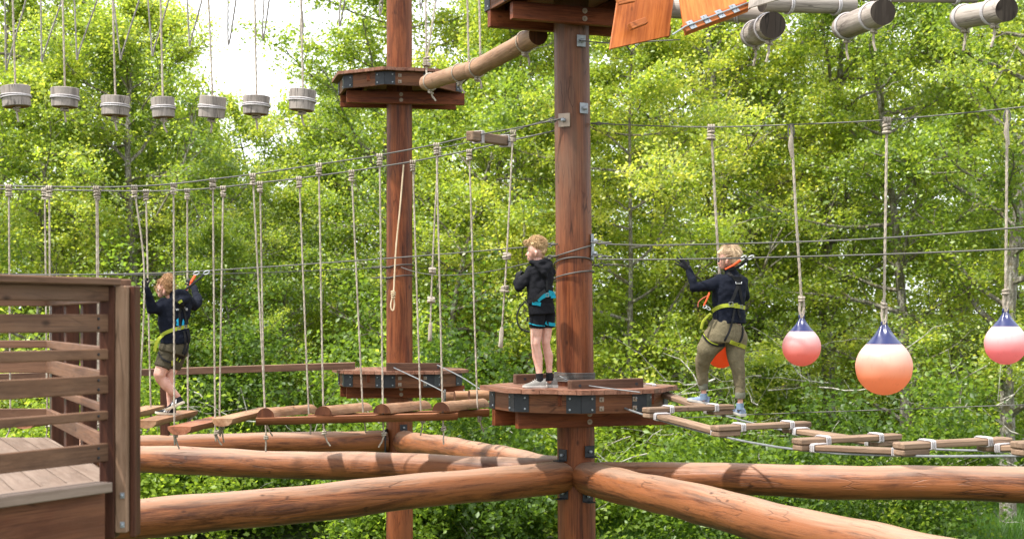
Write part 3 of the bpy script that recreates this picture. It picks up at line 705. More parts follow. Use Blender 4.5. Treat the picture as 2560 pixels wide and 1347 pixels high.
# near row: (top x, top y, [mid], bottom x, bottom y, under y, what it carries)
near = [(336, 468, [(361, 700)], 345, 1045, 1075, 'near rope gripped by the girl\'s left hand, above the tread she stands on'),
        (434, 462, [], 436, 1062, 1085, 'near rope passing in front of the girl\'s back'),
        (532, 450, [], 538, 1050, 1078, 'near rope just right of the girl, to the flat plank tread'),
        (632, 438, [], 662, 1015, 1090, 'near rope to the leftmost rounded half-log'),
        (797, 412, [], 808, 1012, 1078, 'near rope to the second rounded half-log'),
        (949, 389, [], 957, 1004, 1082, 'near rope crossing the left edge of the rear pole'),
        (1091, 362, [], 1106, 998, 1068, 'near rope to the rounded half-log nearest the front platform')]
for tx, ty, mid, bx, by, uy, lab in near:
    pts = [P(x, y, 15.1) for x, y in mid]+[P(bx, by, NEAR), P(bx+3, uy, NEAR)]
    hang_rope(P(tx, ty, 15.1), pts, 'pale twisted '+lab, GR)
far = [(365, 478, 377, 1017, 1050, 'far rope just right of the girl\'s gripping left hand'),
       (468, 476, 470, 1022, 1050, 'far rope gripped by the girl\'s right hand'),
       (558, 469, 549, 1040, 1075, 'far rope close beside the near rope right of the girl'),
       (650, 458, 661, 1010, 1062, 'far rope crossing the near rope above the leftmost rounded half-log'),
       (748, 446, 771, 1008, 1058, 'far rope to the back end of the leftmost rounded half-log'),
       (879, 429, 906, 1000, 1056, 'far rope to the back end of the second rounded half-log'),
       (1032, 405, 1051, 998, 1056, 'far rope crossing the right edge of the rear pole'),
       (1173, 378, 1193, 993, 1050, 'far rope nearest the front platform, to the last rounded half-log')]
for tx, ty, bx, by, uy, lab in far:
    hang_rope(P(tx, ty, 15.96), [P(bx, by, FAR), P(bx+6, uy-8, FAR)], 'pale twisted '+lab, GR)
for i, (tx, ty, bx, row) in enumerate(((22, 466, 26, 0), (112, 474, 118, 1), (123, 469, 127, 0), (241, 470, 245, 0), (244, 478, 249, 1))):
    hang_rope(P(tx, ty, 15.0 if row == 0 else 15.9), [P(bx, 1060, 15.05 if row == 0 else 15.9)], ['pale twisted rope nearest the left edge, dropping behind the railing', 'far one of the two ropes close together behind the left of the railing', 'near one of the two ropes close together behind the left of the railing', 'near rope dropping behind the right part of the railing', 'far rope dropping behind the right part of the railing, beside the near one'][i], GR)
# free hanging knotted ropes
def knotted(top, path, knots, label):
    e = hang_rope(top, path, label, 'knotted climbing ropes ending in mid-air', tail=False)
    for k_ in knots: mb = MB(); knot(mb, k_, .04, 3, .02, .015); mk('knot', mb, M['rope'], e)
    mb = MB(); b = Vector(path[-1]); d = (b-Vector(path[-2])).normalized()
    mb.tube([b-d*.2, b-d*.15, b-d*.06, b, b+d*.015], [.016, .024, .021, .024, .012], 10, wob=.4); mk('frayed_end', mb, M['rope'], e); return e
knotted(P(1283, 330, 15.3), [P(1267, 635, 15.3), P(1262, 718, 15.3), P(1252, 866, 15.3)], [P(1267, 635, 15.3), P(1262, 718, 15.3)], 'knotted rope ending in mid-air just left of the boy')
knotted(P(1096, 372, 17.0), [P(1086, 560, 17), P(1081, 672, 17), P(1078, 745, 17), P(1075, 850, 17)], [P(1081, 672, 17), P(1078, 745, 17)], 'knotted rope ending in mid-air right of the rear pole')
# beige cord on the rear pole
e = empty('hanging_rope', P(981, 775, 21.45), 'thin beige cord with a loop at its end hanging down the rear pole', 'rope')
mb = MB(); mb.tube(catmull([P(1009, 412, 21.45), P(1000, 520, 21.45), P(990, 620, 21.45), P(984, 735, 21.45)], .1), .011, 7); mk('cord_line', mb, M['rope_tan'], e)
mb = MB(); knot(mb, P(983, 730, 21.4), .03, 4, .025, .011); mk('knot', mb, M['rope_tan'], e)
mb = MB(); mb.tube(catmull([P(982, 740, 21.42), P(977, 760, 21.42), P(979, 774, 21.42), P(984, 774, 21.42), P(986, 758, 21.42), P(983, 740, 21.42)], .02), .011, 7); mk('end_loop', mb, M['rope_tan'], e)

# ------------------------------------------------------------------ log bridge treads
def halflog(a, b, r, label, m='tread', flat_up=False, name='half_log_tread', group='wooden treads of the log bridge', hw=1.0, depth=1.0):
    a = Vector(a); b = Vector(b); d = (b-a); L_ = d.length; d.normalize(); s_ = d.cross(Vector((0, 0, 1))).normalized(); n = max(6, int(L_/.06)); mb = MB()
    sg = -1 if flat_up else 1; K = 14; vs = []; gs = []
    for i in range(n+1):
        p = a+d*L_*i/n
        for j in range(K+1):
            an = math.pi*j/K; rr = r*(1+.05*mnoise.noise(Vector((math.cos(an)*2+mb.off.x, math.sin(an)*2, i*.25))))
            x = math.cos(an)*rr*hw; z = math.sin(an)*rr*sg*depth
            vs.append(p+s_*x+Vector((0, 0, z))); gs.append((x, z, L_*i/n))
    w_ = K+1; fs = []
    for i in range(n):
        for j in range(K): q = (i*w_+j, i*w_+j+1, (i+1)*w_+j+1, (i+1)*w_+j); fs.append(q if sg > 0 else q[::-1])
        q = (i*w_, (i+1)*w_, (i+1)*w_+K, i*w_+K); fs.append(q if sg > 0 else q[::-1])
    mb.add(vs, fs, gs)
    e0 = tuple(range(w_)); e1 = tuple(n*w_+j for j in range(w_))
    mb.add([vs[i] for i in e0], [tuple(range(w_)) if sg > 0 else tuple(range(w_))[::-1]], [(gs[i][0], .3, gs[i][1]) for i in e0], 1)
    mb.add([vs[i] for i in e1], [tuple(range(w_))[::-1] if sg > 0 else tuple(range(w_))], [(gs[i][0], .3, gs[i][1]) for i in e1], 1)
    o = mk(name, mb, [M[m], M['endgrain'] if not flat_up else M[m]]); tag(o, label, 'tread', group); return o
NA, FA = 15.0, 15.95
for i, (x0, x1, yb) in enumerate(((664, 776, 1042), (808, 912, 1037), (955, 1060, 1032), (1102, 1205, 1027))):
    a = P(x0, yb, 14.95); b = P(x1, yb-11, 16.5)
    halflog(a, b, .092, 'rounded half-log lying crosswise on the bridge stringers, '+['leftmost of four', 'second of four from the left', 'third of four from the left', 'rightmost of four, beside the front platform'][i])
def zf(p, z): p = Vector(p); p.z = z; return p
s0 = P(640, 1044, 14.9); s1 = P(1143, 1031, 15.15)
halflog(s0, s1, .085, 'long half-log stringer under the front ends of the rounded treads', 'stringer', True, 'stringer', hw=1.0, depth=.9)
s0 = P(770, 1036, 15.75); s1 = P(1222, 1022, 16.0)
halflog(s0, s1, .085, 'long half-log stringer under the back ends of the rounded treads', 'stringer', True, 'stringer', hw=1.0, depth=.95)
def plankt(a, b, w_, th, label, m):
    mb = MB(); a = Vector(a); b = Vector(b); d = (b-a).normalized(); s_ = d.cross(V(0, 0, 1)).normalized(); L_ = (b-a).length; n = 12; vs = []; gs = []
    prof = [(-1, 0), (-.55, .02), (.5, .02), (1, 0), (.93, -.45), (.6, -.85), (0, -1), (-.6, -.9), (-.95, -.4)]; K = len(prof)
    for i in range(n+1):
        p = a+d*L_*i/n; wv = 1+.10*mnoise.noise(V(i*.35, mb.off.x, 0)); tv = 1+.2*mnoise.noise(V(i*.3, 7, mb.off.y))
        for x, z in prof: vs.append(p+s_*x*w_/2*wv+V(0, 0, z*th*tv)); gs.append((x*w_/2, z*th, L_*i/n))
    fs = [(i*K+j, (i+1)*K+j, (i+1)*K+(j+1) % K, i*K+(j+1) % K) for i in range(n) for j in range(K)]+[tuple(range(K)), tuple(n*K+j for j in range(K))[::-1]]
    mb.add(vs, fs, gs); o = mk('plank_tread', mb, M[m]); tag(o, label, 'tread', 'wooden treads of the log bridge'); return o
plankt(P(365, 1051, 14.8), zf(P(470, 0, 16.0), P(365, 1049, 14.8).z+.02), .23, .075, 'pale rough plank tread with the girl standing on it', 'tread')
plankt(P(448, 1066, 14.75), zf(P(556, 0, 15.95), P(448, 1066, 14.75).z+.02), .25, .085, 'reddish smooth plank tread just right of the girl\'s feet', 'tread_red')
plankt(P(555, 1046, 14.8), P(672, 1018, 15.95), .22, .08, 'light brown plank tread tilted up against the leftmost rounded half-log', 'tread')
plankt(P(275, 1040, 15.0), zf(P(388, 0, 16.2), P(275, 1038, 15).z+.03), .22, .08, 'pale plank tread behind the girl\'s feet, partly hidden by the railing post', 'tread')
for i, (x0, y0) in enumerate(((60, 1052), (165, 1050))):
    plankt(P(x0, y0, 15.0), zf(P(x0+110, 0, 16.1), P(x0, y0, 15).z), .23, .08, ['brown plank tread seen through the left of the railing', 'brown plank tread seen through the railing beside its posts'][i], 'tread_red')
# spreader between the two cables
mb = MB(); a = P(1176, 340, 15.15); b = P(1272, 354, 16.05); mb.bar(a+(a-b)*.02, b, .085, .10, bev=.01)
sp = empty('spreader_beam', a, 'short squared timber lashed crosswise between the two bridge cables near the front pole', 'timber')
mk('timber', mb, M['plank'], sp, smooth=False)
for t in (.2, .9):
    p = a.lerp(b, t); k = MB(); d = (b-a).normalized(); s_ = d.cross(V(0, 0, 1)).normalized()
    for q in (-.02, 0, .02):
        c = p+d*q; k.tube([c+s_*x+V(0, 0, z) for x, z in ((-.052, -.06), (.052, -.06), (.052, .06), (-.052, .06), (-.052, -.06))], .0095, 6)
    mk('lashing', k, M['rope_white'], sp)
# small rollers between the platforms
for i, (x, y, D, w_) in enumerate(((1150, 991, 18.9, .22), (1180, 989, 18.2, .22), (1214, 987, 17.5, .2))):
    mb = MB(); c = P(x, y, D); d = V(.95, .25, 0).normalized(); mb.tube(subdiv([c-d*w_, c+d*w_], .06), .062, 20, True, wob=.06, capmi=1)
    o = mk('log_roller', mb, [M['tread'], M['endgrain']]); tag(o, ['small round log slung on cables, leftmost of three behind the bridge', 'small round log slung on cables, middle of three behind the bridge', 'small round log slung on cables, nearest the front platform'][i], 'log', 'small logs slung between the platforms')
for i, (x, t_) in enumerate(((1112, 'left'), (1160, 'right'))):
    mb = MB(); c = P(x, 981, 18.6)
    for dz in (0, .03, .06): mb.ring(c-V(0, 0, dz), (1, .2, 0), .035, .009, 10, 6)
    mb.tube([c, c-V(.0, 0, .16)], .015, 7); o = mk('rope_clamp', mb, M['cable']); tag(o, 'dark clamp gripping the slung-log cable, %s one of two' % t_, 'clamp', 'clamps on the slung-log cable')

# long brown rail board behind the girl
e = empty('rail_board', P(888, 914, 21.2)-V(0, 0, .05), 'long dark brown rail board on a post, running left from the rear platform', 'railing')
mb = MB(); mb.bar(P(888, 914, 21.2), P(-200, 949, 20.8), .05, .095); mk('board', mb, M['post_mid'], e, smooth=False)
mb = MB(); mb.bar(P(888, 906, 21.25), P(-200, 941, 20.85), .12, .012); mk('cap_strip', mb, M['rail_light'], e, smooth=False)
mb = MB(); mb.box(P(413, 1010, 20.92), (.125, .09, .95), None, 2); mk('post', mb, M['post'], e, smooth=False)

# ------------------------------------------------------------------ buoys
def buoy_mat(name, top, bot, mid):
    def f(t, b):
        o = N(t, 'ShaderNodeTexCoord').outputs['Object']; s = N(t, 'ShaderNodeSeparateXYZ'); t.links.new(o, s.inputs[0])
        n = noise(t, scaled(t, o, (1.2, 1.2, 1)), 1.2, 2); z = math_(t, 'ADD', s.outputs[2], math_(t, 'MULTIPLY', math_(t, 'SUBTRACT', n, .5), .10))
        c = ramp(t, z, [(.0, bot), (.24, bot), (.36, tuple((p+q)/2 for p, q in zip(bot, mid))), (.46, mid), (.56, tuple((p+q)/2 for p, q in zip(top, mid))), (.64, top)])  # paler towards the top: sky glow through the vinyl painted into its colour
        d = noise(t, scaled(t, o, (12, 12, 2)), 1.5, 5, .7)
        c = mixc(t, math_(t, 'MULTIPLY', ramp(t, d, [(.55, (0, 0, 0)), (.75, (1, 1, 1))]), .18), c, (.3, .15, .1))
        t.links.new(c, b.inputs['Base Color']); b.inputs['Roughness'].default_value = .38
        tr = N(t, 'ShaderNodeBsdfTranslucent'); t.links.new(c, tr.inputs[0]); ms = N(t, 'ShaderNodeMixShader'); ms.inputs[0].default_value = .6
        t.links.new(b.outputs[0], ms.inputs[1]); t.links.new(tr.outputs[0], ms.inputs[2]); t.links.new(ms.outputs[0], t.nodes['Material Output'].inputs[0])
    return mat(name, f)
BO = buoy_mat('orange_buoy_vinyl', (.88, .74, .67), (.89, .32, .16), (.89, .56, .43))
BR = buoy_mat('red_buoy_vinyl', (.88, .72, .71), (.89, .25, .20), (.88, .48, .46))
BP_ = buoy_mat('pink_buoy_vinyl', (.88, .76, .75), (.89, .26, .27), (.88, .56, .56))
BS = buoy_mat('red_orange_buoy_vinyl', (.9, .34, .15), (.9, .2, .06), (.9, .26, .09))
def blue_f(t, b):
    b.inputs['Base Color'].default_value = (.008, .013, .075, 1); b.inputs['Roughness'].default_value = .3; b.inputs['Coat Weight'].default_value = .1
BLUE = mat('navy_buoy_cap', blue_f)
def buoy(cx, top, bot, hw, D, rt, label, m):
    ct = P(cx, top, D); Ht = (bot-top)/F*D; Rr = hw/F*D
    e = empty('buoy', (ct.x, D, ct.z-Ht), label, 'buoy', 'round buoys hanging from the upper cable'); e.rotation_euler = (0, 0, 0)
    prof = [(0, 0), (.12, .003), (.3, .0185), (.5, .054), (.7, .114), (.86, .196), (.95, .275), (1, .40), (.985, .47), (.94, .536), (.87, .60), (.745, .672), (.62, .728), (.48, .79), (.35, .85), (.23, .91), (.145, .965), (.09, 1.0), (.0, 1.0)]
    sm = [Vector((a, 0, b)) for a, b in prof]; sm = catmull(sm, .04); n = 40
    split = .735; parts = {0: [], 1: []}
    pb = [(max(0, p.x), p.z) for p in sm if p.z <= split+.012]; pt = [(max(0, p.x), p.z) for p in sm if p.z >= split-.012]
    for nm, pr_, mm, ex in (('ball', pb, m, 1.0), ('cap', pt, BLUE, 1.012)):
        mb = MB(); vs = []
        for r_, z in pr_:
            for j in range(n):
                a = 2*math.pi*j/n; fold = 1+(.28*max(0, (z-.82)/.18))*math.cos(a*5) if nm == 'cap' else 1
                vs.append(V(ct.x+math.cos(a)*r_*Rr*ex*fold, D+math.sin(a)*r_*Rr*ex*fold, ct.z-Ht+z*Ht))
        k = len(pr_); fs = [(i*n+j, i*n+(j+1) % n, (i+1)*n+(j+1) % n, (i+1)*n+j) for i in range(k-1) for j in range(n)]
        if nm == 'ball':
            # put texture space 0..1 over the height through the mesh's object coordinates
            pass
        mb.add(vs, fs)
        o = mk(nm, mb, mm, e)
        if nm == 'ball':
            s_ = Ht; 
            o.data.transform(Matrix.Scale(1/s_, 4)); o.scale = (s_, s_, s_)
    mb = MB(); mb.ring(ct+V(0, 0, .012), (0, 1, 0), .022, .012, 14, 7); mk('eye', mb, BLUE, e)
    tp = P(*rt); r_ = empty('buoy_rope', ct, 'pale rope holding the '+label, 'rope', 'ropes holding the buoys')
    mb = MB(); mb.rope([tp-V(0, 0, .0), tp.lerp(ct, .5), ct+V(0, 0, .17)], .0125); mk('rope_line', mb, M['rope'], r_)
    mb = MB(); mb.rope([ct+V(-.012, 0, .2), ct+V(-.018, 0, .08), ct+V(-.004, 0, .0)], .014); mb.rope([ct+V(.012, 0, .2), ct+V(.02, 0, .09), ct+V(.006, 0, .0)], .014); knot(mb, ct+V(0, 0, .2), .028, 2, .03, .013); mk('splice', mb, M['rope'], r_)
    return r_, tp
r1, t1 = buoy(1803, 790, 920, 43, 15.0, (1778, 318, 14.95), 'orange-red buoy seen between the woman\'s legs', BS)
r2, t2 = buoy(2004, 795, 915, 48, 14.3, (1978, 312, 14.3), 'small coral-red buoy just right of the woman', BR)
r3, t3 = buoy(2210, 812, 987, 70.5, 13.9, (2217, 300, 13.9), 'largest buoy, pale peach above and orange below', BO)
r4, t4 = buoy(2514, 780, 911, 52, 13.5, (2518, 276, 13.5), 'pink buoy at the right edge', BP_)
for r_, tp in ((r1, t1), (r3, t3)):
    mb = MB()
    for dx in (-.025, 0, .025): mb.ring(tp+V(dx, 0, -.005), (1, 0, 0), .026, .012, 10, 6)
    knot(mb, tp-V(0, 0, .05), .038, 3, .034, .014); mk('knot', mb, M['rope'], r_)
for r_, tp in ((r2, t2), (r4, t4)):
    mb = MB(); mb.ring(tp-V(0, 0, .06), (.3, 1, 0), .028, .008, 14, 6, 2.4); mk('carabiner', mb, M['cable'], r_)
    mb = MB(); mb.tube([tp-V(.0, 0, .11), tp-V(.01, 0, .2), tp-V(-.01, 0, .32)], [.02, .024, .016], 8, wob=.3); mk('splice', mb, M['rope'], r_)

# ------------------------------------------------------------------ plank bridge on the right
PG = 'planks of the zigzag plank bridge'
def lash(mb, c, d, w_, h, n=3, sp_=.017, r=.0068):
    d = Vector(d).normalized(); s_ = d.cross(V(0, 0, 1)).normalized(); up = s_.cross(d)
    for i in range(n):
        q = Vector(c)+d*(i-(n-1)/2)*sp_; x, z = w_/2+r, h/2+r
        mb.tube([q+s_*a+up*b for a, b in ((-x, -z*.8), (-x, z*.8), (-x*.8, z), (x*.8, z), (x, z*.8), (x, -z*.8), (x*.8, -z), (-x*.8, -z), (-x, -z*.8))], r, 6)
PL = [(1469, 966, 15.15, 1670, 15.55), (1613, 1018, 14.2, 1828, 14.6), (1785, 1063, 13.05, 2019, 13.45), (1990, 1096, 12.0, 2244, 12.4), (2244, 1107, 11.15, 2518, 11.55), (2540, 1105, 10.4, 2830, 10.8)]
ends = []
plab = ['first cross plank of the bridge, touching the front platform', 'second cross plank, with the woman\'s foot at its end', 'third cross plank from the front platform', 'fourth cross plank from the front platform', 'fifth cross plank, below the rightmost buoys', 'last cross plank, cut by the right edge']
for i, (xa, ya, Da, xb, Db) in enumerate(PL):
    a = P(xa, ya+7, Da); b = P(xb, 0, Db); b.z = a.z+.01
    e = empty('cross_plank', (a+b)/2-V(0, 0, .09), 'grey-brown '+plab[i], 'plank', PG); mb = MB(); mb.bar(a, b, .14, .05, bev=.012); mk('board', mb, M['plank'], e, smooth=False)
    d = (b-a).normalized(); L_ = (b-a).length
    for t0, t1 in ((.005, .27*.9), (.76, .985)):
        mb = MB(); mb.bar(a+d*L_*t0-V(0, 0, .051), a+d*L_*t1-V(0, 0, .051), .13, .045, bev=.01); mk('end_block', mb, M['plank'], e, smooth=False)
    for t in (.26, .78): mb = MB(); lash(mb, a+d*L_*t, d, .145, .055); mk('lashing', mb, M['rope_white'], e)
    ends.append((a, b, d, L_))
DL = [(0, 'far', 'first lengthwise plank, under the woman\'s left foot'), (1, 'near', 'lengthwise plank from the second to the third cross plank'), (2, 'far', 'lengthwise plank from the third to the fourth cross plank'), (3, 'near', 'lengthwise plank from the fourth to the fifth cross plank'), (4, 'far', 'lengthwise plank leaving the right edge')]
for i, side, lab in DL:
    a0, b0, d0, l0 = ends[i]; a1, b1, d1, l1 = ends[i+1]; t = .86 if side == 'far' else .14
    p = a0+d0*l0*t-V(0, 0, .055); q = a1+d1*l1*(t-.02)-V(0, 0, .05); dd = (q-p).normalized()
    e = empty('lengthwise_plank', (p+q)/2-V(0, 0, .03), 'grey-brown '+lab, 'plank', PG)
    mb = MB(); mb.bar(p-dd*.06, q+dd*.03, .135, .045, bev=.01); mk('board', mb, M['plank'], e, smooth=False)
    for pp in (p+dd*.09, q-dd*.1): mb = MB(); lash(mb, pp, dd, .14, .05); mk('lashing', mb, M['rope_white'], e)
cn = [P(1440, 962, 14.8)]+[a+d*l*.1-V(0, 0, .08) for a, b, d, l in ends]; cf = [P(1592, 957, 15.05)]+[a+d*l*.9-V(0, 0, .08) for a, b, d, l in ends]
cable(cn, .0095, 'near steel cable carrying the zigzag plank bridge', 'rod', None, .3); cable(cf, .0095, 'far steel cable carrying the zigzag plank bridge', 'rod', None, .3)

# ------------------------------------------------------------------ hanging stumps and rope loops, upper left
GS = 'log stumps hung on ropes'
ST = [(40, 242, 36, 28, -.08, 33, 'leftmost, tilted'), (162, 245, 34, 26, .02, 158, 'second from the left'), (288, 266, 34, 26, .02, 283, 'third from the left'), (408, 270, 29, 27, -.05, 403, 'fourth from the left, narrowest'), (530, 268, 33, 29, .09, 522, 'fifth from the left, its underside showing'), (641, 264, 33, 25, .02, 639, 'second from the right'), (756, 251, 33, 28, .07, 754, 'rightmost, against the open sky')]
for i, (cx, cy, hw, hh, tl, rx, lab) in enumerate(ST):
    D = 16.8; c = P(cx, cy, D); r = hw/F*D; h = hh/F*D*2-.03; e = empty('hanging_stump', c-V(0, 0, h/2), 'grey weathered log stump on a rope, '+lab+' of seven', 'log stump', GS)
    up = V(tl, -.10 if i == 4 else 0, 1).normalized(); mb = MB(); nn = 9
    pts = [c+up*h*(k/nn-.5) for k in range(nn+1)]; mb.tube([pts[0]-up*.006]+pts+[pts[-1]+up*.006], [r*.86]+[r*(.955+.06*(k/nn)) for k in range(nn+1)]+[r*.95], 30, True, wob=.07, capmi=1); mk('log', mb, [M['stump'], M['stump_end']], e)
    mb = MB(); mb.ring(c+up*.005, up+V(rnd.uniform(-.06, .06), .05, 0), r*1.03, .0085, 30, 6); mb.ring(c-up*.012, up+V(rnd.uniform(-.03, .03), .03, 0), r*1.03, .0085, 30, 6); mk('rope_band', mb, M['rope_white'], e)
    r_ = empty('stump_rope', c-V(0, 0, h/2+.15), 'grey rope holding the hanging stump '+lab, 'rope', 'ropes holding the hanging stumps')
    top = P(rx-3, -60, D); mb = MB(); mb.rope([top, c+up*h*.45], .011); mk('rope_line', mb, M['rope'], r_)
    mb = MB(); b = c-up*h*.52; knot(mb, b-V(0, 0, .01), .045, 2, .025, .014); mb.rope([b-V(0, 0, .05), b-V(-.005, 0, .1), b-V(rnd.uniform(-.04, .02), 0, .17)], .011); mk('rope_tail', mb, M['rope'], r_)
LP = [(12, 16, 175, 65), (102, 105, 155, 155), (186, 193, 150, 243), (283, 302, 150, 348), (370, 381, 140, 422), (468, 474, 115, 505), (570, 571, 112, 590), (660, 657, 97, 673), (755, 752, 90, 752), (852, 849, 66, 862), (953, 950, 38, 956), (1052, 1051, 22, 1055)]
for i, (xa, xb, yb, xc) in enumerate(LP):
    D = 17.6; mb = MB(); k = (60+yb)/max(yb, 1)
    mb.rope([P(xb+(xa-xb)*k, -60, D), P(xa, 0, D), P(xb-(xb-xa)*.15-1, yb-30, D), P(xb, yb, D), P(xb+6, yb-25, D), P(xc, 0, D-.1), P(xb+6+(xc-xb-6)*k, -60, D-.15)], .0095)
    o = mk('rope_loop', mb, M['rope_dark']); tag(o, 'grey rope loop hanging from above the picture, %s of twelve from the left' % (names+['twelfth'])[i], 'rope', 'rope loops hanging from the upper course')

# swinging tan logs between the upper platforms
e = empty('swinging_log', P(1120, 200, 19.4), 'smooth tan log hung on ropes, the left one of two beside the rear upper deck', 'log', 'swinging logs')
a, b = P(1066, 208, 20.3), P(1184, 172, 18.4); mb = MB(); d = (b-a).normalized(); mb.tube(subdiv([a, b], .1), .104, 26, True, wob=.05, capmi=1); mk('log', mb, [M['swing'], M['endgrain']], e)
for t in (.1, .72): 
    k = MB(); k.ring(a.lerp(b, t), d+V(.25, 0, 0), .112, .011, 26, 6); k.rope([a.lerp(b, t)-V(0, .0, .11), a.lerp(b, t)-V(-.02, 0, .19), a.lerp(b, t)-V(-.07, 0, .26)], .012); knot(k, a.lerp(b, t)-V(0, 0, .12), .035, 2); mk('lashing', k, M['rope'], e)
e2 = empty('swinging_log', P(1250, 140, 17), 'smooth tan log hung on ropes, the right one rising under the front upper deck', 'log', 'swinging logs')
a2, b2 = P(1182, 176, 18.3), P(1345, 88, 15.9); mb = MB(); d = (b2-a2).normalized(); mb.tube(subdiv([a2, b2], .1), .107, 26, True, wob=.05, capmi=1); mk('log', mb, [M['swing'], M['endgrain']], e2)
for t in (.08, .82):
    k = MB(); k.ring(a2.lerp(b2, t), d+V(.3, 0, 0), .115, .011, 26, 6); q = a2.lerp(b2, t); k.rope([q-V(0, .0, .11), q-V(-.04, 0, .17), q-V(-.05, 0, .26)], .012); knot(k, q-V(0, 0, .12), .035, 2); mk('lashing', k, M['rope'], e2)
for i, (x0, y0, x1, y1, D, t_) in enumerate(((1066, 168, 1064, -60, 20.2, 'left'), (1067, 150, 1099, -60, 20.2, 'slanting'), (1172, 165, 1167, -60, 18.7, 'middle'), (1201, 148, 1197, -60, 18.0, 'right'))):
    mb = MB(); mb.rope([P(x1, y1, D), P(x0, y0, D)]+([P(x0+3, 205, D-.12)] if i == 0 else []), .0125); 
    if i == 0: knot(mb, P(1067, 145, D), .05, 4, .035, .016)
    o = mk('log_rope', mb, M['rope']); tag(o, 'pale rope holding the swinging tan logs, the %s one of four' % t_, 'rope', 'ropes holding the swinging logs')

# ------------------------------------------------------------------ grey logs and plywood boards, upper right
GL = 'grey logs of the upper log course'
def glog(a, b, r, label, lashes, tails, near_end=1):
    a = Vector(a); b = Vector(b); e = empty('hanging_log', (a+b)/2-V(0, 0, r), label, 'log', GL); d = (b-a).normalized()
    mb = MB(); mb.tube(subdiv([a, b], .08), r, 30, True, wob=.04, capmi=1); mk('log', mb, [M['greylog'], M['greyend']], e)
    for t in lashes:
        k = MB(); c = a.lerp(b, t)
        for q in (-.008, .012): k.ring(c+d*q, d, r+.008, .0095, 28, 6)
        mk('lashing', k, M['rope_white'], e)
    for t in tails:
        k = MB(); c = a.lerp(b, t)-V(0, 0, r+.01); knot(k, c, .03, 2, .022, .013); k.rope([c-V(0, 0, .03), c-V(0.004, 0, .1), c-V(rnd.uniform(-.03, .03), 0, .19)], .011); mk('rope_tail', k, M['rope'], e)
glog(P(1905, 8, 14.2), P(2132, 14, 14.6), .088, 'grey log lying level at the top edge right of the plywood boards', (.28, .8), ())
glog(P(1880, 88, 14.6), P(1931, 64, 13.2), .118, 'short grey log pointing at the viewer, leftmost of three with dark cut ends', (.18, .82), (.2, .85))
glog(P(2108, 70, 14.0), P(2208, 31, 12.9), .113, 'grey log pointing forwards, middle of three with dark cut ends', (.12, .75), (.1, .78))
glog(P(2400, 45, 13.2), P(2517, 24, 12.3), .1, 'grey log pointing forwards, rightmost of three with dark cut ends', (.1, .72), (.12, .75))
glog(P(2180, -6, 13.2), P(2440, -3, 13.5), .042, 'thin grey log along the top edge between the middle and the right cut-end logs', (.14, .8), ())
glog(P(1640, 20, 15.4), P(1915, 36, 15.0), .098, 'grey log half hidden behind the two orange plywood boards', (.75,), (.1,))
def board(pts, th, label, name='plywood_board', m='ply', back=V(0, 1, 0)):
    e = empty(name, Vector(pts[0]), label, 'board', 'tilted boards of the upper course'); mb = MB(); n = len(pts); nrm = (Vector(pts[1])-Vector(pts[0])).cross(Vector(pts[-1])-Vector(pts[0])).normalized()
    if nrm.y > 0: nrm = -nrm
    up = (Vector(pts[-1])-Vector(pts[0])).normalized(); rt = up.cross(nrm)
    vs = [Vector(p) for p in pts]+[Vector(p)-nrm*th for p in pts]; gs = [(v.dot(rt), v.dot(nrm), v.dot(up)) for v in vs]
    fs = [tuple(range(n)), tuple(range(n, 2*n))[::-1]]+[(i, (i+1) % n, n+(i+1) % n, n+i)[::-1] for i in range(n)]
    mb.add(vs, fs, gs); mk('panel', mb, M[m], e, smooth=False); return e, nrm, up, rt
b1 = [P(1526, 122, 13.3), P(1672, 90, 13.7), P(1692, -60, 14.0), P(1552, -60, 13.6)]
b1[3] = b1[0]+(b1[2]-b1[1])
e, nrm, up, rt = board(b1, .025, 'orange plywood board with a small wooden block, left one of two')
mb = MB(); c = P(1591, 64, 13.45)+nrm*.02; mb.bar(c-(b1[1]-b1[0]).normalized()*.095-up*.012, c+(b1[1]-b1[0]).normalized()*.095+up*.02, .05, .06, nrm.cross(rt)*0+up); mk('block', mb, M['plyblock'], e, smooth=False)
mb = MB(); c = P(1560, 4, 13.4)+nrm*.012; mb.bar(c-(b1[1]-b1[0]).normalized()*.09, c+(b1[1]-b1[0]).normalized()*.11, .03, .06, up); mk('batten', mb, M['plyblock'], e, smooth=False)
mb = MB(); c = P(1667, 80, 13.75); mb.bar(c-up*.05, c+up*.06, .06, .05, nrm); mk('block', mb, M['plyblock'], e, smooth=False)
b2_ = [P(1713, 86, 13.2), P(1871, 26, 13.5), P(1868, -60, 13.7), P(1690, -60, 13.6)]
b2_[2] = b2_[1]+(b2_[3]-b2_[0])
e, nrm, up, rt = board(b2_, .025, 'orange plywood board with four steel plates along its lower edge, right one of two')
ed = (b2_[1]-b2_[0]).normalized(); mb = MB(); mb.bar(b2_[0]+up*.045+nrm*.02-ed*.02, b2_[1]+up*.045+nrm*.02, .035, .085, up); mk('batten', mb, M['plyblock'], e, smooth=False)
for k in range(4):
    c = b2_[0].lerp(b2_[1], .07+.225*k+.02)+up*.05+nrm*.04; mb = MB(); mb.bar(c-ed*.034, c+ed*.034, .006, .095, up); pl = mk('steel_plate', mb, M['galv'], e, smooth=False)
    mb = MB()
    for x in (-.022, .022):
        for z in (-.033, -.011, .011, .033): bolt(mb, c+ed*x+up*z+nrm*.003, nrm, .004, .003)
    mk('screws', mb, M['black'], pl)
mb = MB(); mb.tube([b2_[0]-ed*.16+up*.01+nrm*.05, b2_[0]+up*.05+nrm*.05, b2_[1]+up*.05+nrm*.05, b2_[1]+ed*.15+up*.07+nrm*.05], .008, 6); mk('rod', mb, M['galv'], e)
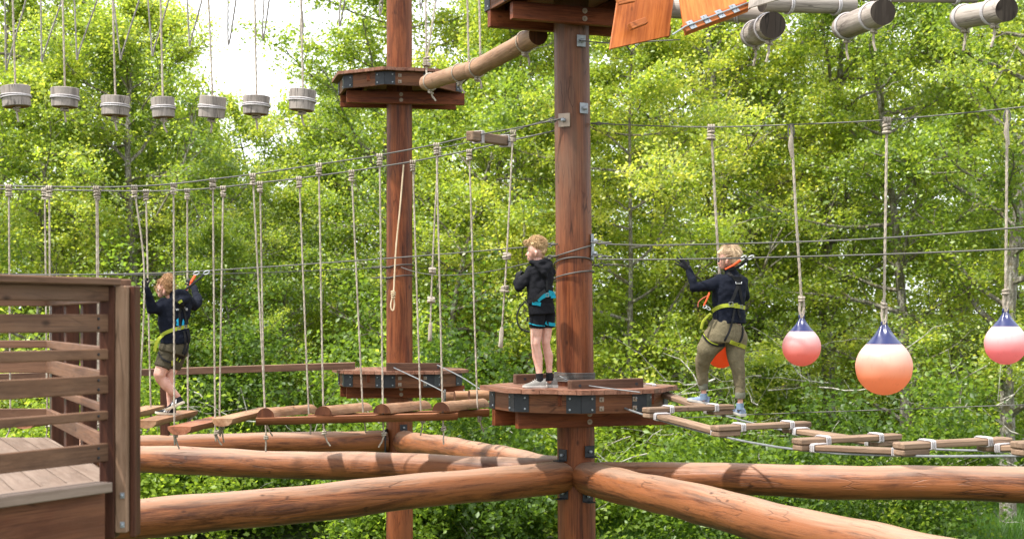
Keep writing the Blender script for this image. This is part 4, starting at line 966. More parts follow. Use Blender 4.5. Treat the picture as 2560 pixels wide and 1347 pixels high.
b3 = [P(1873, 20, 13.3), P(1952, -3, 13.5), P(1960, -60, 13.6), P(1880, -60, 13.5)]
board(b3, .02, 'grey board corner at the top edge, right of the orange plywood boards', 'grey_board', 'greylog')

# ------------------------------------------------------------------ near viewing deck with railing, lower left
e = empty('viewing_deck', (-2.7, 8.5, EYE-1.6), 'weathered wooden viewing deck with slatted railing at the lower left', 'deck')
Apt = V(-2.04, 7.7, 0); Bpt = V(-3.29, 10.5, 0); Npt = V(-3.75, 4.6, 0); Fpt = V(-7, 10.5, 0); Gpt = V(-7, 4.6, 0)
def onz(p, dz): return V(p.x, p.y, EYE+dz)
dAB = (Bpt-Apt).normalized(); dAN = (Npt-Apt).normalized()
DZ = -.845
mb = MB(); poly = [(Apt.x+.02, Apt.y-.02), (Bpt.x, Bpt.y), (Fpt.x, Fpt.y), (Gpt.x, Gpt.y), (Npt.x, Npt.y)]
bd = Vector((.42, -.9)).normalized(); pn = Vector((bd.y, -bd.x)); k = -90
while k < 90:
    d0 = k*.142; pl = clip(clip(poly, pn, d0+.135), -pn, -d0)
    if len(pl) > 2: mb.off = Vector((rnd.uniform(0, 50), rnd.uniform(0, 50), 0)); mb.prism(pl, EYE+DZ-.035, EYE+DZ+rnd.uniform(-.001, .001), (bd.x, bd.y))
    k += 1
mk('deck_boards', mb, M['neardeck'], e, smooth=False)
nA = V(dAN.y, -dAN.x, 0); nA = nA if nA.y < 0 else -nA
nA = V(-dAN.y, dAN.x, 0) if V(-dAN.y, dAN.x, 0).dot(V(1, 0, 0)) > 0 else V(dAN.y, -dAN.x, 0)
mb = MB(); mb.bar(onz(Apt+nA*.03+dAN*.17, DZ-.01), onz(Npt+nA*.03, DZ-.01), .17, .05); mk('deck_edge', mb, M['neardeck'], e, smooth=False)
mb = MB(); mb.bar(onz(Apt+nA*.02+dAN*.15, DZ-.035-.20), onz(Npt+nA*.03, DZ-.235), .05, .395); mk('fascia_board', mb, M['nearfascia'], e, smooth=False)
SL = [(.02, -.072), (-.157, -.212), (-.293, -.387), (-.475, -.522), (-.64, -.735)]
def slats(a, b, off, mt, top=True):
    for z0, z1 in SL: mb = MB(); mb.bar(onz(a+off, (z0+z1)/2), onz(b+off, (z0+z1)/2), .03, z0-z1, bev=.005); mk('rail_slat', mb, M[mt], e, smooth=False)
    if top:
        mb = MB(); mb.bar(onz(a, .186), onz(b, .186), .14, .038, bev=.006); mk('top_rail', mb, M[mt], e, smooth=False)
        mb = MB(); mb.bar(onz(a+off, .125), onz(b+off, .125), .035, .08, bev=.005); mk('under_rail', mb, M[mt], e, smooth=False)
slats(Apt+dAN*.06, Npt, nA*-.0, 'rail')
for z0, z1 in SL:
    for dz in ((.25, .75) if z0-z1 > .07 else (.5,)):
        mb = MB(); q = onz(Apt+dAN*.17+nA*.016, z1+(z0-z1)*dz); bolt(mb, q, nA, .007, .004); mk('screw', mb, M['black'], e)

nB = V(dAB.y, -dAB.x, 0)
slats(Apt+dAB*.06, Bpt, nB*.0, 'rail'); slats(Bpt, Fpt, V(0, 0, 0), 'rail')
for t in (.25, .5, .75, 1.0):
    p = Apt.lerp(Bpt, t)+nB*.06; mb = MB(); mb.bar(onz(p, -1.15), onz(p, .165), .085, .12, V(dAB.x, dAB.y, 0)); mk('post', mb, M['post'], e, smooth=False)
p = Apt+V(.0, 0, 0); mb = MB(); mb.box(onz(V(-2.0825, 7.66, 0), -.483), (.078, .11, 1.30), None, 2, .006); mk('post', mb, M['post'], e, smooth=False)
mb = MB(); mb.box(onz(V(-2.012, 7.67, 0), -.468), (.06, .12, 1.27), None, 2, .005); cp = mk('post', mb, M['rail_light'], e, smooth=False); cp['label'] = 'pale bare-wood board on the corner post'
mb = MB(); mb.box(onz(V(-1.966, 7.72, 0), -.483), (.028, .12, 1.30), None, 2, .005); mk('post', mb, M['post'], e, smooth=False)
mb = MB()
for z_ in (-.91, -1.06): plate(mb, onz(V(-2.003, 7.607, 0), z_), (0, -1, 0), .022, .03, .004); bolt(mb, onz(V(-2.003, 7.605, 0), z_), (0, -1, 0), .008, .012)
mk('bolt', mb, M['galv'], cp)
mb = MB()
for q in ((-2.13, 7.608), (-2.09, 7.608)): bolt(mb, onz(V(q[0]+.01, q[1]-.005, 0), .186), (0, -1, 0), .006, .003)
mk('bolt', mb, M['black'], e)
# ------------------------------------------------------------------ people
from mathutils.bvhtree import BVHTree
def cloth(name, c, rough=.85, var=.25, sheen=0, bs=.4, sc=22):
    def f(t, b):
        o = N(t, 'ShaderNodeTexCoord').outputs['Object']; n = noise(t, o, sc, 4, .6, .8); n2 = noise(t, o, 5, 3); n3 = noise(t, o, 400, 2)
        t.links.new(ramp(t, math_(t, 'ADD', math_(t, 'MULTIPLY', n, .5), math_(t, 'MULTIPLY', n2, .5)), [(.35, tuple(x*(1-var) for x in c)), (.65, tuple(min(1, x*(1+var)) for x in c))]), b.inputs['Base Color'])
        b.inputs['Roughness'].default_value = rough; b.inputs['Sheen Weight'].default_value = sheen; b.inputs['Specular IOR Level'].default_value = .12
        bump(t, b, math_(t, 'ADD', n, math_(t, 'MULTIPLY', n3, .15)), bs, .02)
    return mat(name, f)
def skin_f(t, b):
    o = N(t, 'ShaderNodeTexCoord').outputs['Object']; n = noise(t, o, 14, 4)
    t.links.new(ramp(t, n, [(.35, (.45, .22, .16)), (.65, (.56, .32, .25))]), b.inputs['Base Color']); b.inputs['Roughness'].default_value = .5
    b.inputs['Subsurface Weight'].default_value = .15; b.inputs['Subsurface Radius'].default_value = (1, .3, .15); b.inputs['Subsurface Scale'].default_value = .02
M['skin'] = mat('skin', skin_f)
M['navy'] = cloth('navy_black_fleece', (.006, .0075, .014)); M['blackc'] = cloth('black_cotton', (.007, .007, .009))
M['olive'] = cloth('olive_trousers', (.135, .112, .068), sheen=0, bs=.6); M['dolive'] = cloth('dark_olive_shorts', (.06, .05, .032), sheen=0, bs=.6)
M['cuff'] = cloth('trouser_cuff', (.12, .12, .09), bs=.3, sheen=0); M['glove'] = cloth('black_glove', (.014, .014, .016), .6, sheen=0)
M['sockb'] = cloth('black_sock', (.012, .012, .013)); M['sockg'] = cloth('blue_grey_sock', (.13, .18, .25))
M['shoeblue'] = cloth('pale_blue_mesh', (.19, .235, .33), sc=60); M['shoegrey'] = cloth('grey_mesh', (.19, .18, .165), sc=60); M['shoeblack'] = cloth('black_suede', (.014, .015, .018), sc=60)
M['sole'] = cloth('white_rubber', (.46, .44, .40), .6, .1, 0, .1); M['solep'] = cloth('cream_rubber', (.55, .49, .38), .6, .1, 0, .1)
M['yellow'] = cloth('yellow_webbing', (.27, .30, .03), .7, .15, 0, .3, 120); M['teal'] = cloth('teal_webbing', (.01, .22, .30), .7, .2, 0, .3, 120)
M['web'] = cloth('black_webbing', (.014, .014, .015), .7, .2, 0, .3, 120); M['orange'] = cloth('orange_webbing', (.62, .09, .03), .7, .15, 0, .3, 120)
M['white'] = cloth('white_print', (.62, .62, .62), .7, .05, 0, .1); M['blueprint'] = cloth('blue_print', (.02, .30, .50), .7, .2, 0, .1); M['rosy'] = cloth('faded_red_cord', (.35, .10, .06))
M['buckle'] = metal('grey_buckle', (.2, .2, .19), .45, .7)
def hair_mat(name, d, l):
    def f(t, b):
        o = N(t, 'ShaderNodeTexCoord').outputs['Object']; n = noise(t, o, 60, 4, .7, 1.5); n2 = noise(t, o, 12, 3)
        t.links.new(ramp(t, math_(t, 'ADD', math_(t, 'MULTIPLY', n, .5), math_(t, 'MULTIPLY', n2, .5)), [(.38, d), (.62, l)]), b.inputs['Base Color']); b.inputs['Roughness'].default_value = .5; bump(t, b, n, 1, .01)
    return mat(name, f)
M['hair_g'] = hair_mat('strawberry_blonde_hair', (.22, .095, .035), (.60, .36, .17)); M['hair_b'] = hair_mat('curly_blond_hair', (.24, .12, .045), (.64, .44, .22)); M['hair_w'] = hair_mat('short_blonde_hair', (.25, .15, .075), (.68, .52, .33))
def plain(name, c, r=.4):
    def f(t, b):
        o = N(t, 'ShaderNodeTexCoord').outputs['Object']; n = noise(t, o, 30, 2); t.links.new(ramp(t, n, [(.3, tuple(x*.8 for x in c)), (.7, c)]), b.inputs['Base Color']); b.inputs['Roughness'].default_value = r
    return mat(name, f)
M['lip'] = plain('lip', (.38, .17, .13)); M['eyew'] = plain('eye_white', (.6, .58, .55), .3); M['iris'] = plain('dark_iris', (.03, .03, .035), .2); M['lens'] = plain('dark_lens', (.02, .02, .025), .15)

class Blob(MB):
    def cap(s, a, b, r0, r1, n=16):
        a = Vector(a); b = Vector(b); d = (b-a).normalized() if (b-a).length > 1e-6 else V(0, 0, 1); pts = []; rr = []
        for k in range(5): an = math.pi/2*k/5; pts.append(a-d*r0*math.cos(an)); rr.append(max(.0004, r0*math.sin(an)))
        for k in range(6): pts.append(a.lerp(b, k/5)); rr.append(r0+(r1-r0)*k/5)
        for k in range(1, 6): an = math.pi/2*k/5; pts.append(b+d*r1*math.sin(an)); rr.append(max(.0004, r1*math.cos(an)))
        return s.tube(pts, rr, n)
    def chain(s, pts):
        for (a, ra), (b, rb) in zip(pts, pts[1:]): s.cap(a, b, ra, rb)
        return s
    def loft(s, secs, right, n=28, power=2.3):
        """secs: (centre, half width, half depth)"""
        cs = [Vector(c) for c, _, _ in secs]; right = Vector(right).normalized(); vs = []
        cc = catmull(cs, .03) if len(cs) > 2 else cs
        tt = np.linspace(0, 1, len(cc)); ks = np.linspace(0, 1, len(cs))
        lens = [0]
        for a, b in zip(cs, cs[1:]): lens.append(lens[-1]+(b-a).length)
        l2 = [0]
        for a, b in zip(cc, cc[1:]): l2.append(l2[-1]+(b-a).length)
        ks = np.array(lens)/lens[-1]; tt = np.array(l2)/l2[-1]
        rx = np.interp(tt, ks, [a for _, a, _ in secs]); ry = np.interp(tt, ks, [a for _, _, a in secs])
        for i, c in enumerate(cc):
            t = (cc[min(i+1, len(cc)-1)]-cc[max(0, i-1)]).normalized(); u = (right-t*right.dot(t)).normalized(); v = t.cross(u)
            for j in range(n):
                a = 2*math.pi*j/n; ca, sa = math.cos(a), math.sin(a); e = 2/power
                vs.append(c+u*math.copysign(abs(ca)**e, ca)*rx[i]+v*math.copysign(abs(sa)**e, sa)*ry[i])
        k = len(cc); fs = [(i*n+j, i*n+(j+1) % n, (i+1)*n+(j+1) % n, (i+1)*n+j) for i in range(k-1) for j in range(n)]+[tuple(range(n))[::-1], tuple((k-1)*n+j for j in range(n))]
        return s.add(vs, fs)
def remesh(name, blob, m, parent, vox=.007, smooth=4, wr=0, wsc=9, wdir=None):
    """fuse the overlapping pieces into one continuous skin, then push soft folds into it"""
    o = mk('tmp', blob, m, None, smooth=False, loc=(0, 0, 0))
    md = o.modifiers.new('r', 'REMESH'); md.mode = 'VOXEL'; md.voxel_size = vox; md.use_smooth_shade = True
    if smooth: s_ = o.modifiers.new('s', 'SMOOTH'); s_.factor = .5; s_.iterations = smooth
    dg = bpy.context.evaluated_depsgraph_get(); me = bpy.data.meshes.new_from_object(o.evaluated_get(dg)); bpy.data.objects.remove(o)
    n = len(me.vertices); co = np.empty(n*3, np.float32); me.vertices.foreach_get('co', co); co = co.reshape(-1, 3)
    if wr:
        nr = np.empty(n*3, np.float32); me.vertices.foreach_get('normal', nr); nr = nr.reshape(-1, 3); q = co*wsc
        if wdir is not None: w_ = np.array(wdir); w_ = w_/np.linalg.norm(w_); q = q-.75*(q@w_)[:, None]*w_
        dsp = np.array([mnoise.noise(Vector(p))+.5*mnoise.noise(Vector(p)*2.3+Vector((5, 3, 1))) for p in q])
        dsp = np.where(dsp > 0, dsp, dsp*1.3); co = co+nr*(dsp*wr)[:, None]
    org = np.array(parent.location if parent.parent is None else parent.location+parent.parent.location); w0 = co.copy(); co = co-org
    me.vertices.foreach_set('co', co.astype(np.float32).ravel()); me.materials.clear(); me.materials.append(m); me.update()
    me.polygons.foreach_set('use_smooth', [True]*len(me.polygons)); me.name = name
    r = bpy.data.objects.new(name, me); C.objects.link(r); r.parent = parent
    tree = BVHTree.FromPolygons([tuple(v) for v in w0], [tuple(p.vertices) for p in me.polygons]); return r, tree
EYEP = Vector((0, 0, EYE))
class Pers:
    def __init__(s, ox, oy, k, D, e): s.ox, s.oy, s.k, s.D, s.e = ox, oy, k, D, e; s.u = D/F/k; s.trees = []
    def p(s, x, y, dy=0): return P(s.ox+x/s.k, s.oy+y/s.k, s.D+dy)
    def hit(s, x, y, lift=.006, trees=None):
        d = (s.p(x, y)-EYEP).normalized(); best = None
        for t in (trees or s.trees):
            h = t.ray_cast(EYEP, d)
            if h[0] is not None and (best is None or h[3] < best[3]): best = h
        if best is None: return s.p(x, y, -.05), -d
        n = best[1] if best[1].dot(d) < 0 else -best[1]; n = (n-d*.5).normalized(); return best[0]+n*lift, n
    def strap(s, pts, w_, m, name='strap', lift=.008, th=.005, parent=None, trees=None):
        q = []
        for (x0, y0), (x1, y1) in zip(pts, pts[1:]):
            k = max(1, int(math.hypot(x1-x0, y1-y0)/14)); q += [(x0+(x1-x0)*i/k, y0+(y1-y0)*i/k) for i in range(k)]
        q.append(pts[-1]); hs = [s.hit(x, y, lift, trees) for x, y in q]
        P_ = [h[0] for h in hs]; Nn = [h[1] for h in hs]
        for _ in range(2):
            P_ = [P_[0]]+[(P_[i-1]+P_[i]*2+P_[i+1])/4 for i in range(1, len(P_)-1)]+[P_[-1]]; Nn = [Nn[0]]+[(Nn[i-1]+Nn[i]+Nn[i+1]).normalized() for i in range(1, len(Nn)-1)]+[Nn[-1]]
        mb = MB(); vs = []
        for i, p in enumerate(P_):
            t = (P_[min(i+1, len(P_)-1)]-P_[max(i-1, 0)]).normalized(); sd_ = t.cross(Nn[i]).normalized(); n_ = Nn[i]
            vs += [p+sd_*w_/2, p+sd_*w_/2+n_*th, p-sd_*w_/2+n_*th, p-sd_*w_/2]
        k = len(P_); mb.add(vs, [(i*4+j, i*4+(j+1) % 4, (i+1)*4+(j+1) % 4, (i+1)*4+j) for i in range(k-1) for j in range(4)]+[(3, 2, 1, 0), tuple((k-1)*4+j for j in range(4))])
        return mk(name, mb, m, parent or s.e, smooth=False)
    def buckle(s, x, y, w_, h, m='buckle', parent=None, name='buckle'):
        c, n_ = s.hit(x, y, .014); X = n_.cross(V(0, 0, 1)).normalized(); Y = X.cross(n_); mb = MB()
        for a, b in (((-1, -1), (1, -1)), ((1, -1), (1, 1)), ((1, 1), (-1, 1)), ((-1, 1), (-1, -1))): mb.tube([c+X*a[0]*w_+Y*a[1]*h, c+X*b[0]*w_+Y*b[1]*h], .0035, 6)
        return mk(name, mb, M[m], parent or s.e)
def hand(bl, wrist, d, nrm, curl, size=1.0, spread=.12, thumb_side=1, tcurl=.5):
    """palm + five separate fingers; d along the fingers, nrm out of the back of the hand"""
    d = Vector(d).normalized(); nrm = Vector(nrm); nrm = (nrm-d*nrm.dot(d)).normalized(); sd_ = d.cross(nrm).normalized()*thumb_side; w_ = Vector(wrist)
    bl.loft([(w_, .024*size, .017*size), (w_+d*.03*size, .032*size, .017*size), (w_+d*.065*size, .040*size, .015*size), (w_+d*.088*size, .038*size, .012*size)], sd_, 16)
    for i, (off, L_, r) in enumerate(((.030, .068, .0092), (.010, .076, .0095), (-.010, .070, .0092), (-.029, .056, .0082))):
        b = w_+d*.082*size+sd_*off*size; dd = (d+sd_*spread*(1.3-i)*.5).normalized(); n_ = nrm; p = b; r *= size
        for k, fr in enumerate((.45, .31, .24)):
            c = curl*(1+.08*i)*(1.0 if k else .8); rot = Matrix.Rotation(c, 3, dd.cross(n_).normalized()*-1); dd = (rot@dd).normalized(); n_ = (rot@n_).normalized()
            q = p+dd*L_*size*fr; bl.cap(p, q, r*(1-.1*k), r*(.92-.1*k), 10); p = q
    b = w_+d*.028*size+sd_*.028*size; td = (d*.75+sd_*.8-nrm*.25*tcurl).normalized(); q = b+td*.036*size; q2 = q+(td*.6+d*.5-nrm*tcurl*.9).normalized()*.032*size
    bl.cap(b, q, .0125*size, .0105*size, 10); bl.cap(q, q2, .0105*size, .0085*size, 10)
def shoe(e, heel, toe, w_, hgt, mu, ms, name='shoe', stripes=None, lab=None, up=V(0, 0, 1), lace=None):
    heel = Vector(heel); toe = Vector(toe); L_ = (toe-heel).length; x = (toe-heel).normalized(); y = Vector(up).cross(x).normalized(); z = x.cross(y)
    f = lambda a, b, c: heel+x*a*L_+y*b+z*c
    so_ = bpy.data.objects.new(name, None)
    sec = [(0, .62, .9), (.1, .78, 1.0), (.28, .80, 1.02), (.42, .82, .88), (.58, .92, .68), (.74, 1.0, .54), (.88, .9, .44), (.97, .55, .34), (1.0, .2, .22)]
    bl = Blob(); vs = []; n = 14
    for t, ww, hh in sec:
        for j in range(n):
            a = math.pi*j/(n-1); vs.append(f(t, math.cos(a)*ww*w_/2*(.78 if hh > .8 and .2 < j/(n-1) < .8 else 1), .022+max(0, math.sin(a))**.75*(hgt*hh-.022)))
    k = len(sec); fs = [(i*n+j, i*n+j+1, (i+1)*n+j+1, (i+1)*n+j) for i in range(k-1) for j in range(n-1)]+[(i*n+n-1, i*n, (i+1)*n, (i+1)*n+n-1) for i in range(k-1)]+[tuple(range(n))[::-1], tuple((k-1)*n+j for j in range(n))]
    bl.add(vs, fs); up_, tr = remesh(name, bl, mu, e, .0055, 2)
    if lab: up_['label'] = lab
    mb = MB(); vs = []; out = [(t, ww) for t, ww, _ in sec]; ring_ = [(t, ww) for t, ww in out]+[(t, -ww) for t, ww in out[::-1]]
    for zz, gr in ((0, .98), (.010, 1.10), (.027, 1.07)):
        for t, ww in ring_: vs.append(f(-.02+t*1.04, ww*w_/2*gr, zz+(.010 if t > .9 and zz == 0 else 0)))
    m_ = len(ring_); fs = [(i*m_+j, i*m_+(j+1) % m_, (i+1)*m_+(j+1) % m_, (i+1)*m_+j) for i in range(2) for j in range(m_)]+[tuple(range(m_))[::-1], tuple(range(2*m_, 3*m_))]
    mb.add(vs, fs)
    def sub(nm, mb_, mm):
        o = mk(nm, mb_, mm, e); o.parent = up_; return o
    sub('sole', mb, ms)
    if stripes:
        for k in range(3):
            mb = MB(); 
            for sg in (-1, 1):
                t = .36+.11*k; a = f(t, sg*w_*.46, .03); b = f(t-.10, sg*w_*.36, hgt*(.80-.08*k)); mb.bar(a, b, .012, .012, y)
            sub('stripe', mb, M['white'])
    mb = MB()
    for k in range(4):
        t = .40+.075*k; mb.tube([f(t, -.018, hgt*(.93-.12*k)), f(t+.01, 0, hgt*(1.0-.12*k)), f(t, .018, hgt*(.93-.12*k))], .0035, 5)
    sub('laces', mb, lace or M['sole'])
    return up_
def carab(mb, c, d, l=.05, w_=.025, r=.006):
    c = Vector(c); d = Vector(d).normalized(); s_ = d.cross(V(0, 1, 0)).normalized(); mb.tube([c+d*math.cos(a)*l+s_*math.sin(a)*w_ for a in np.linspace(0, 2*math.pi, 17)], r, 7)
def face(Pn, nose, eye, mouth, ear, r, fwd, e, glasses=False):
    u = Pn.u
    mb = MB(); c = Pn.p(*eye); mb.ball(c, (.0075, .0075, .005), 6); o = mk('eye', mb, M['eyew'], e); mb = MB(); mb.ball(c+Vector(fwd)*.006+V(0, -.004, 0), (.0055, .0055, .0055), 6); oo = mk('iris', mb, M['iris'], e); oo.parent = o
    mb = MB(); mb.ball(Pn.p(*mouth)+V(.006, 0, 0), (.010, .012, .005), 6); mk('lips', mb, M['lip'], e)
    mb = MB(); mb.tube([c+V(-.012, 0, .019), c+V(0, -.006, .024), c+V(.016, -.004, .018)], .003, 5); mk('eyebrow', mb, M['hair_b'], e)
def headshape(bl, Pn, sk, sr, jaw, jr, chin, nose, ear, neck, nr):
    """sk skull centre, jaw, nose tip, ear in figure units; radii in metres"""
    bl.ball(Pn.p(*sk), sr, 12); bl.cap(Pn.p(*jaw), Pn.p(*chin), jr, jr*.55); bl.cap(Pn.p(*sk).lerp(Pn.p(*jaw), .4), Pn.p(*jaw), jr*1.25, jr)
    n_ = Pn.p(*nose); b = n_.lerp(Pn.p(*sk), .5); bl.cap(b+V(0, 0, .02), n_, .012, .009, 10)
    bl.loft([(Pn.p(*ear)+V(0, -.004, -.030), .008, .006), (Pn.p(*ear)+V(.002, -.008, -.01), .012, .009), (Pn.p(*ear)+V(.006, -.01, .012), .016, .010), (Pn.p(*ear)+V(.008, -.004, .026), .010, .006)], (1, 0, 0), 10)
    bl.cap(Pn.p(*neck[0]), Pn.p(*neck[1]), nr, nr*1.15)
def curls(e, m, c, rad, n, cond, seed, ln=(.03, .06), rr=.0035, curl=1.0, name='hair_locks', flow=None):
    r = random.Random(seed); mb = MB(); c = Vector(c); k = 0
    while k < n:
        d = Vector((r.gauss(0, 1), r.gauss(0, 1), r.gauss(0, 1))).normalized()
        if not cond(d): continue
        k += 1; p = c+Vector((d.x*rad[0], d.y*rad[1], d.z*rad[2])); L_ = r.uniform(*ln)
        t = Vector((r.gauss(0, 1), r.gauss(0, 1), r.gauss(0, 1))); t = (t-d*t.dot(d)).normalized()
        if flow is not None: f_ = Vector(flow(d)); f_ = f_-d*f_.dot(d)*1.15; t = (f_.normalized()+t*.16).normalized()
        b = d.cross(t); ph = r.uniform(0, 6.28); pts = []
        for i in range(7):
            a = ph+i*1.15*curl; pts.append(p+t*L_*(i/6)+(d*math.cos(a)+b*math.sin(a))*.007*curl*(i/6+.3)+d*.003)
        mb.tube(pts, [rr, rr, rr*.95, rr*.9, rr*.7, rr*.5, rr*.25], 5)
    return mk(name, mb, m, e)

# ---------------------------------------------------------------- the woman
def woman():
    e = empty('person', P(1790, 1000, 14.8)-V(0, 0, .1), 'woman in dark navy jacket and olive trousers reaching for the cable on the plank bridge', 'person')
    Q = Pers(1660, 600, 2.929, 14.72, e); p, u = Q.p, Q.u; R_ = V(.88, .42, 0)
    ll = [(p(375, 720), 92*u), (p(318, 800), 78*u), (p(285, 872, .05), 58*u), (p(283, 950, .12), 45*u), (p(286, 1040, .15), 38*u), (p(290, 1110, .16), 24*u), (p(292, 1160, .16), 27*u)]
    rl = [(p(528, 720, .04), 84*u), (p(525, 800, .03), 68*u), (p(524, 870, 0), 57*u), (p(542, 950, -.0), 50*u), (p(558, 1060, .0), 40*u), (p(558, 1170, .0), 24*u), (p(556, 1230, .0), 27*u)]
    b = Blob(); headshape(b, Q, (472, 118), (.098, .088, .112), (440, 160), .052, (428, 196), (394, 176), (456, 158, -.085), ((482, 190, .01), (492, 245, .01)), .050)
    b.loft([(p(492, 262), .06, .05), (p(485, 340), .12, .075), (p(475, 450), .12, .08), (p(460, 650), .16, .10), (p(450, 720), .15, .10)], R_)
    b.chain([(a, r*.82) for a, r in ll]); b.chain([(a, r*.82) for a, r in rl])
    b.chain([(p(425, 312, -.02), .034), (p(222, 350, -.14), .034), (p(186, 222, -.10), .024)]); b.chain([(p(560, 325, .08), .034), (p(590, 420, .30), .034), (p(470, 400, .45), .024)])
    body, tb = remesh('body', b, M['skin'], e, .008, 3)
    b = Blob(); Hj = [(p(486, 228, .01), .058, .058), (p(490, 250, .01), .088, .068), (p(492, 272, .01), .142, .085), (p(492, 310), .168, .108), (p(476, 400), .180, .125), (p(474, 470), .166, .118), (p(474, 540), .168, .122), (p(476, 612), .186, .132)]
    b.loft(Hj, R_); b.chain([(p(415, 300, -.03), .068), (p(330, 335, -.09), .062), (p(222, 348, -.14), .052), (p(205, 290, -.13), .042), (p(184, 222, -.10), .033)])
    b.chain([(p(565, 310, .06), .07), (p(592, 415, .28), .052), (p(470, 400, .42), .036)]); b.cap(p(483, 205, .01), p(489, 240, .01), .060, .064)
    jk, tj = remesh('jacket', b, M['navy'], e, .008, 4, .011, 9); Q.trees = [tj]
    b = Blob(); b.loft([(p(474, 596), .170, .118), (p(462, 640), .190, .130), (p(452, 700), .208, .140), (p(448, 750), .20, .13)], R_)
    b.chain([(a, r*1.02) for a, r in ll[:5]]); b.chain([(a, r*1.02) for a, r in rl[:5]])
    b.cap(rl[4][0], p(558, 1110), .05, .052)
    tr, tt = remesh('trousers', b, M['olive'], e, .009, 3, .010, 11, (0, 0, 1)); Q.trees = [tj, tt]
    for a, b_, r in ((p(287, 1045, .155), p(289, 1095, .16), .049), (p(558, 1112, 0), p(558, 1160, 0), .053)):
        mb = MB(); mb.tube([a, a.lerp(b_, .1), b_.lerp(a, .1), b_], [r*.95, r, r*.97, r*.9], 20); mk('cuff', mb, M['cuff'], e)
    for a, b_, r in ((p(291, 1122, .16), p(292, 1170, .16), .036), (p(557, 1192), p(556, 1240), .037)):
        mb = MB(); mb.tube([a, b_], [r, r*1.05], 16); mk('sock', mb, M['sockg'], e)
    shoe(e, p(326, 1208, .17), p(168, 1176, .22), .098, .088, M['shoeblue'], M['sole'], up=V(.25, 0, 1))
    shoe(e, p(580, 1290, -.02), p(516, 1262, .17), .100, .092, M['shoeblue'], M['sole'], up=V(0, -.15, 1))
    # gloves
    b = Blob(); hand(b, p(182, 212, -.10), V(-.50, -.1, .42), V(-.1, -1, .25), .16, 1.05, .35, 1, .2); b.cap(p(184, 222, -.1), p(182, 205, -.1), .030, .028); remesh('glove', b, M['glove'], e, .0045, 1)
    b = Blob(); hand(b, p(470, 400, .45), V(-.8, .2, .4), V(0, 0, 1), .6, 1.0); remesh('glove', b, M['glove'], e, .006, 1)
    # hair: short bob swept forward
    hc = p(478, 106); b = Blob(); b.ball(hc+V(.008, 0, .004), (.096, .096, .092), 12); b.ball(p(508, 142, .0), (.066, .088, .082), 10); b.cap(p(404, 96, -.02), p(440, 78, -.01), .022, .05)
    # keep the face clear: hair volume only behind and above
    hr, th = remesh('hair', b, M['hair_w'], e, .006, 3, .006, 22, (0, .2, 1))
    def fl(d): return V(-.9, 0, -.25) if d.x < .1 else V(.25, -.1, -1)
    curls(e, M['hair_w'], hc+V(.008, 0, -.002), (.098, .098, .098), 520, lambda d: d.z > -.8 and not (d.x < -.25 and d.z < .25), 3, (.045, .085), .0026, .12, 'hair_locks', fl)
    face(Q, (394, 176), (404, 150, -.045), (402, 192, -.02), None, 0, V(-1, 0, 0), e)
    mb = MB(); mb.ball(p(402, 152, -.05), (.010, .016, .018), 6); mb.tube([p(402, 146, -.06), p(430, 144, -.088), p(462, 146, -.093)], .003, 5); mk('sunglasses', mb, M['lens'], e)
    # harness
    h = empty('harness', e.location, None, None); h.parent = e; h.location = (0, 0, 0)
    S = lambda pts, w_, m, nm='strap', **k: Q.strap(pts, w_, M[m], nm, parent=h, **k)
    S([(352, 522), (385, 498), (430, 482), (480, 476), (540, 484), (588, 496)], .038, 'yellow', 'waist_belt')
    S([(478, 472), (508, 420), (540, 330)], .030, 'web', 'shoulder_strap'); S([(578, 478), (560, 410), (545, 330)], .030, 'web', 'shoulder_strap')
    S([(545, 320), (510, 280), (470, 240)], .03, 'web', 'shoulder_strap'); S([(545, 320), (562, 285), (560, 255)], .03, 'web', 'shoulder_strap')
    mb = MB(); c, n_ = Q.hit(542, 300, .012); mb.add([c+V(-.035, -.0, .04), c+V(.035, .0, .04), c+V(.022, -.004, -.03), c+V(-.022, -.004, -.03), c+V(-.035, -.008, .04), c+V(.035, -.008, .04), c+V(.022, -.012, -.03), c+V(-.022, -.012, -.03)], [(0, 1, 2, 3), (7, 6, 5, 4), (0, 4, 5, 1), (1, 5, 6, 2), (2, 6, 7, 3), (3, 7, 4, 0)]); mk('back_pad', mb, M['web'], h, smooth=False)
    c, n_ = Q.hit(542, 316, .016); mb = MB(); mb.tube([c+V(-.03, 0, .012), c+V(-.026, -.004, -.006), c+V(.026, -.004, -.006), c+V(.03, 0, .012)], .0045, 6); mk('back_ring', mb, M['carab'], h)
    S([(515, 500), (500, 590), (478, 665), (432, 756)], .020, 'web', 'leg_strap'); S([(540, 505), (558, 580), (574, 660), (570, 710), (540, 768)], .020, 'web', 'leg_strap')
    S([(290, 690), (310, 728), (350, 758), (400, 770), (440, 766)], .030, 'web', 'leg_loop'); S([(296, 688), (315, 722), (352, 750), (395, 762)], .008, 'yellow', 'leg_loop_edge', lift=.014)
    S([(482, 742), (540, 760), (592, 784)], .040, 'yellow', 'leg_loop')
    Q.buckle(488, 468, .020, .018, parent=h); Q.buckle(525, 480, .016, .020, 'yellow', parent=h); Q.buckle(562, 488, .014, .018, parent=h)
    mb = MB(); mb.tube(catmull([p(340, 540, -.1), p(312, 565, -.13), p(285, 600, -.13), p(273, 650, -.12)], .02), .014, 6); mk('loose_strap', mb, M['yellow'], h)
    # lanyards up to the safety cable
    ly = empty('lanyard', e.location, None, None); ly.parent = e; ly.location = (0, 0, 0)
    mb = MB(); mb.tube(catmull([p(448, 214, -.11), p(500, 188, -.14), p(545, 158, -.16)], .03), .009, 7); mb.tube([p(505, 188, -.13), p(562, 146, -.17)], .0125, 8); mk('orange_line', mb, M['orange'], ly)
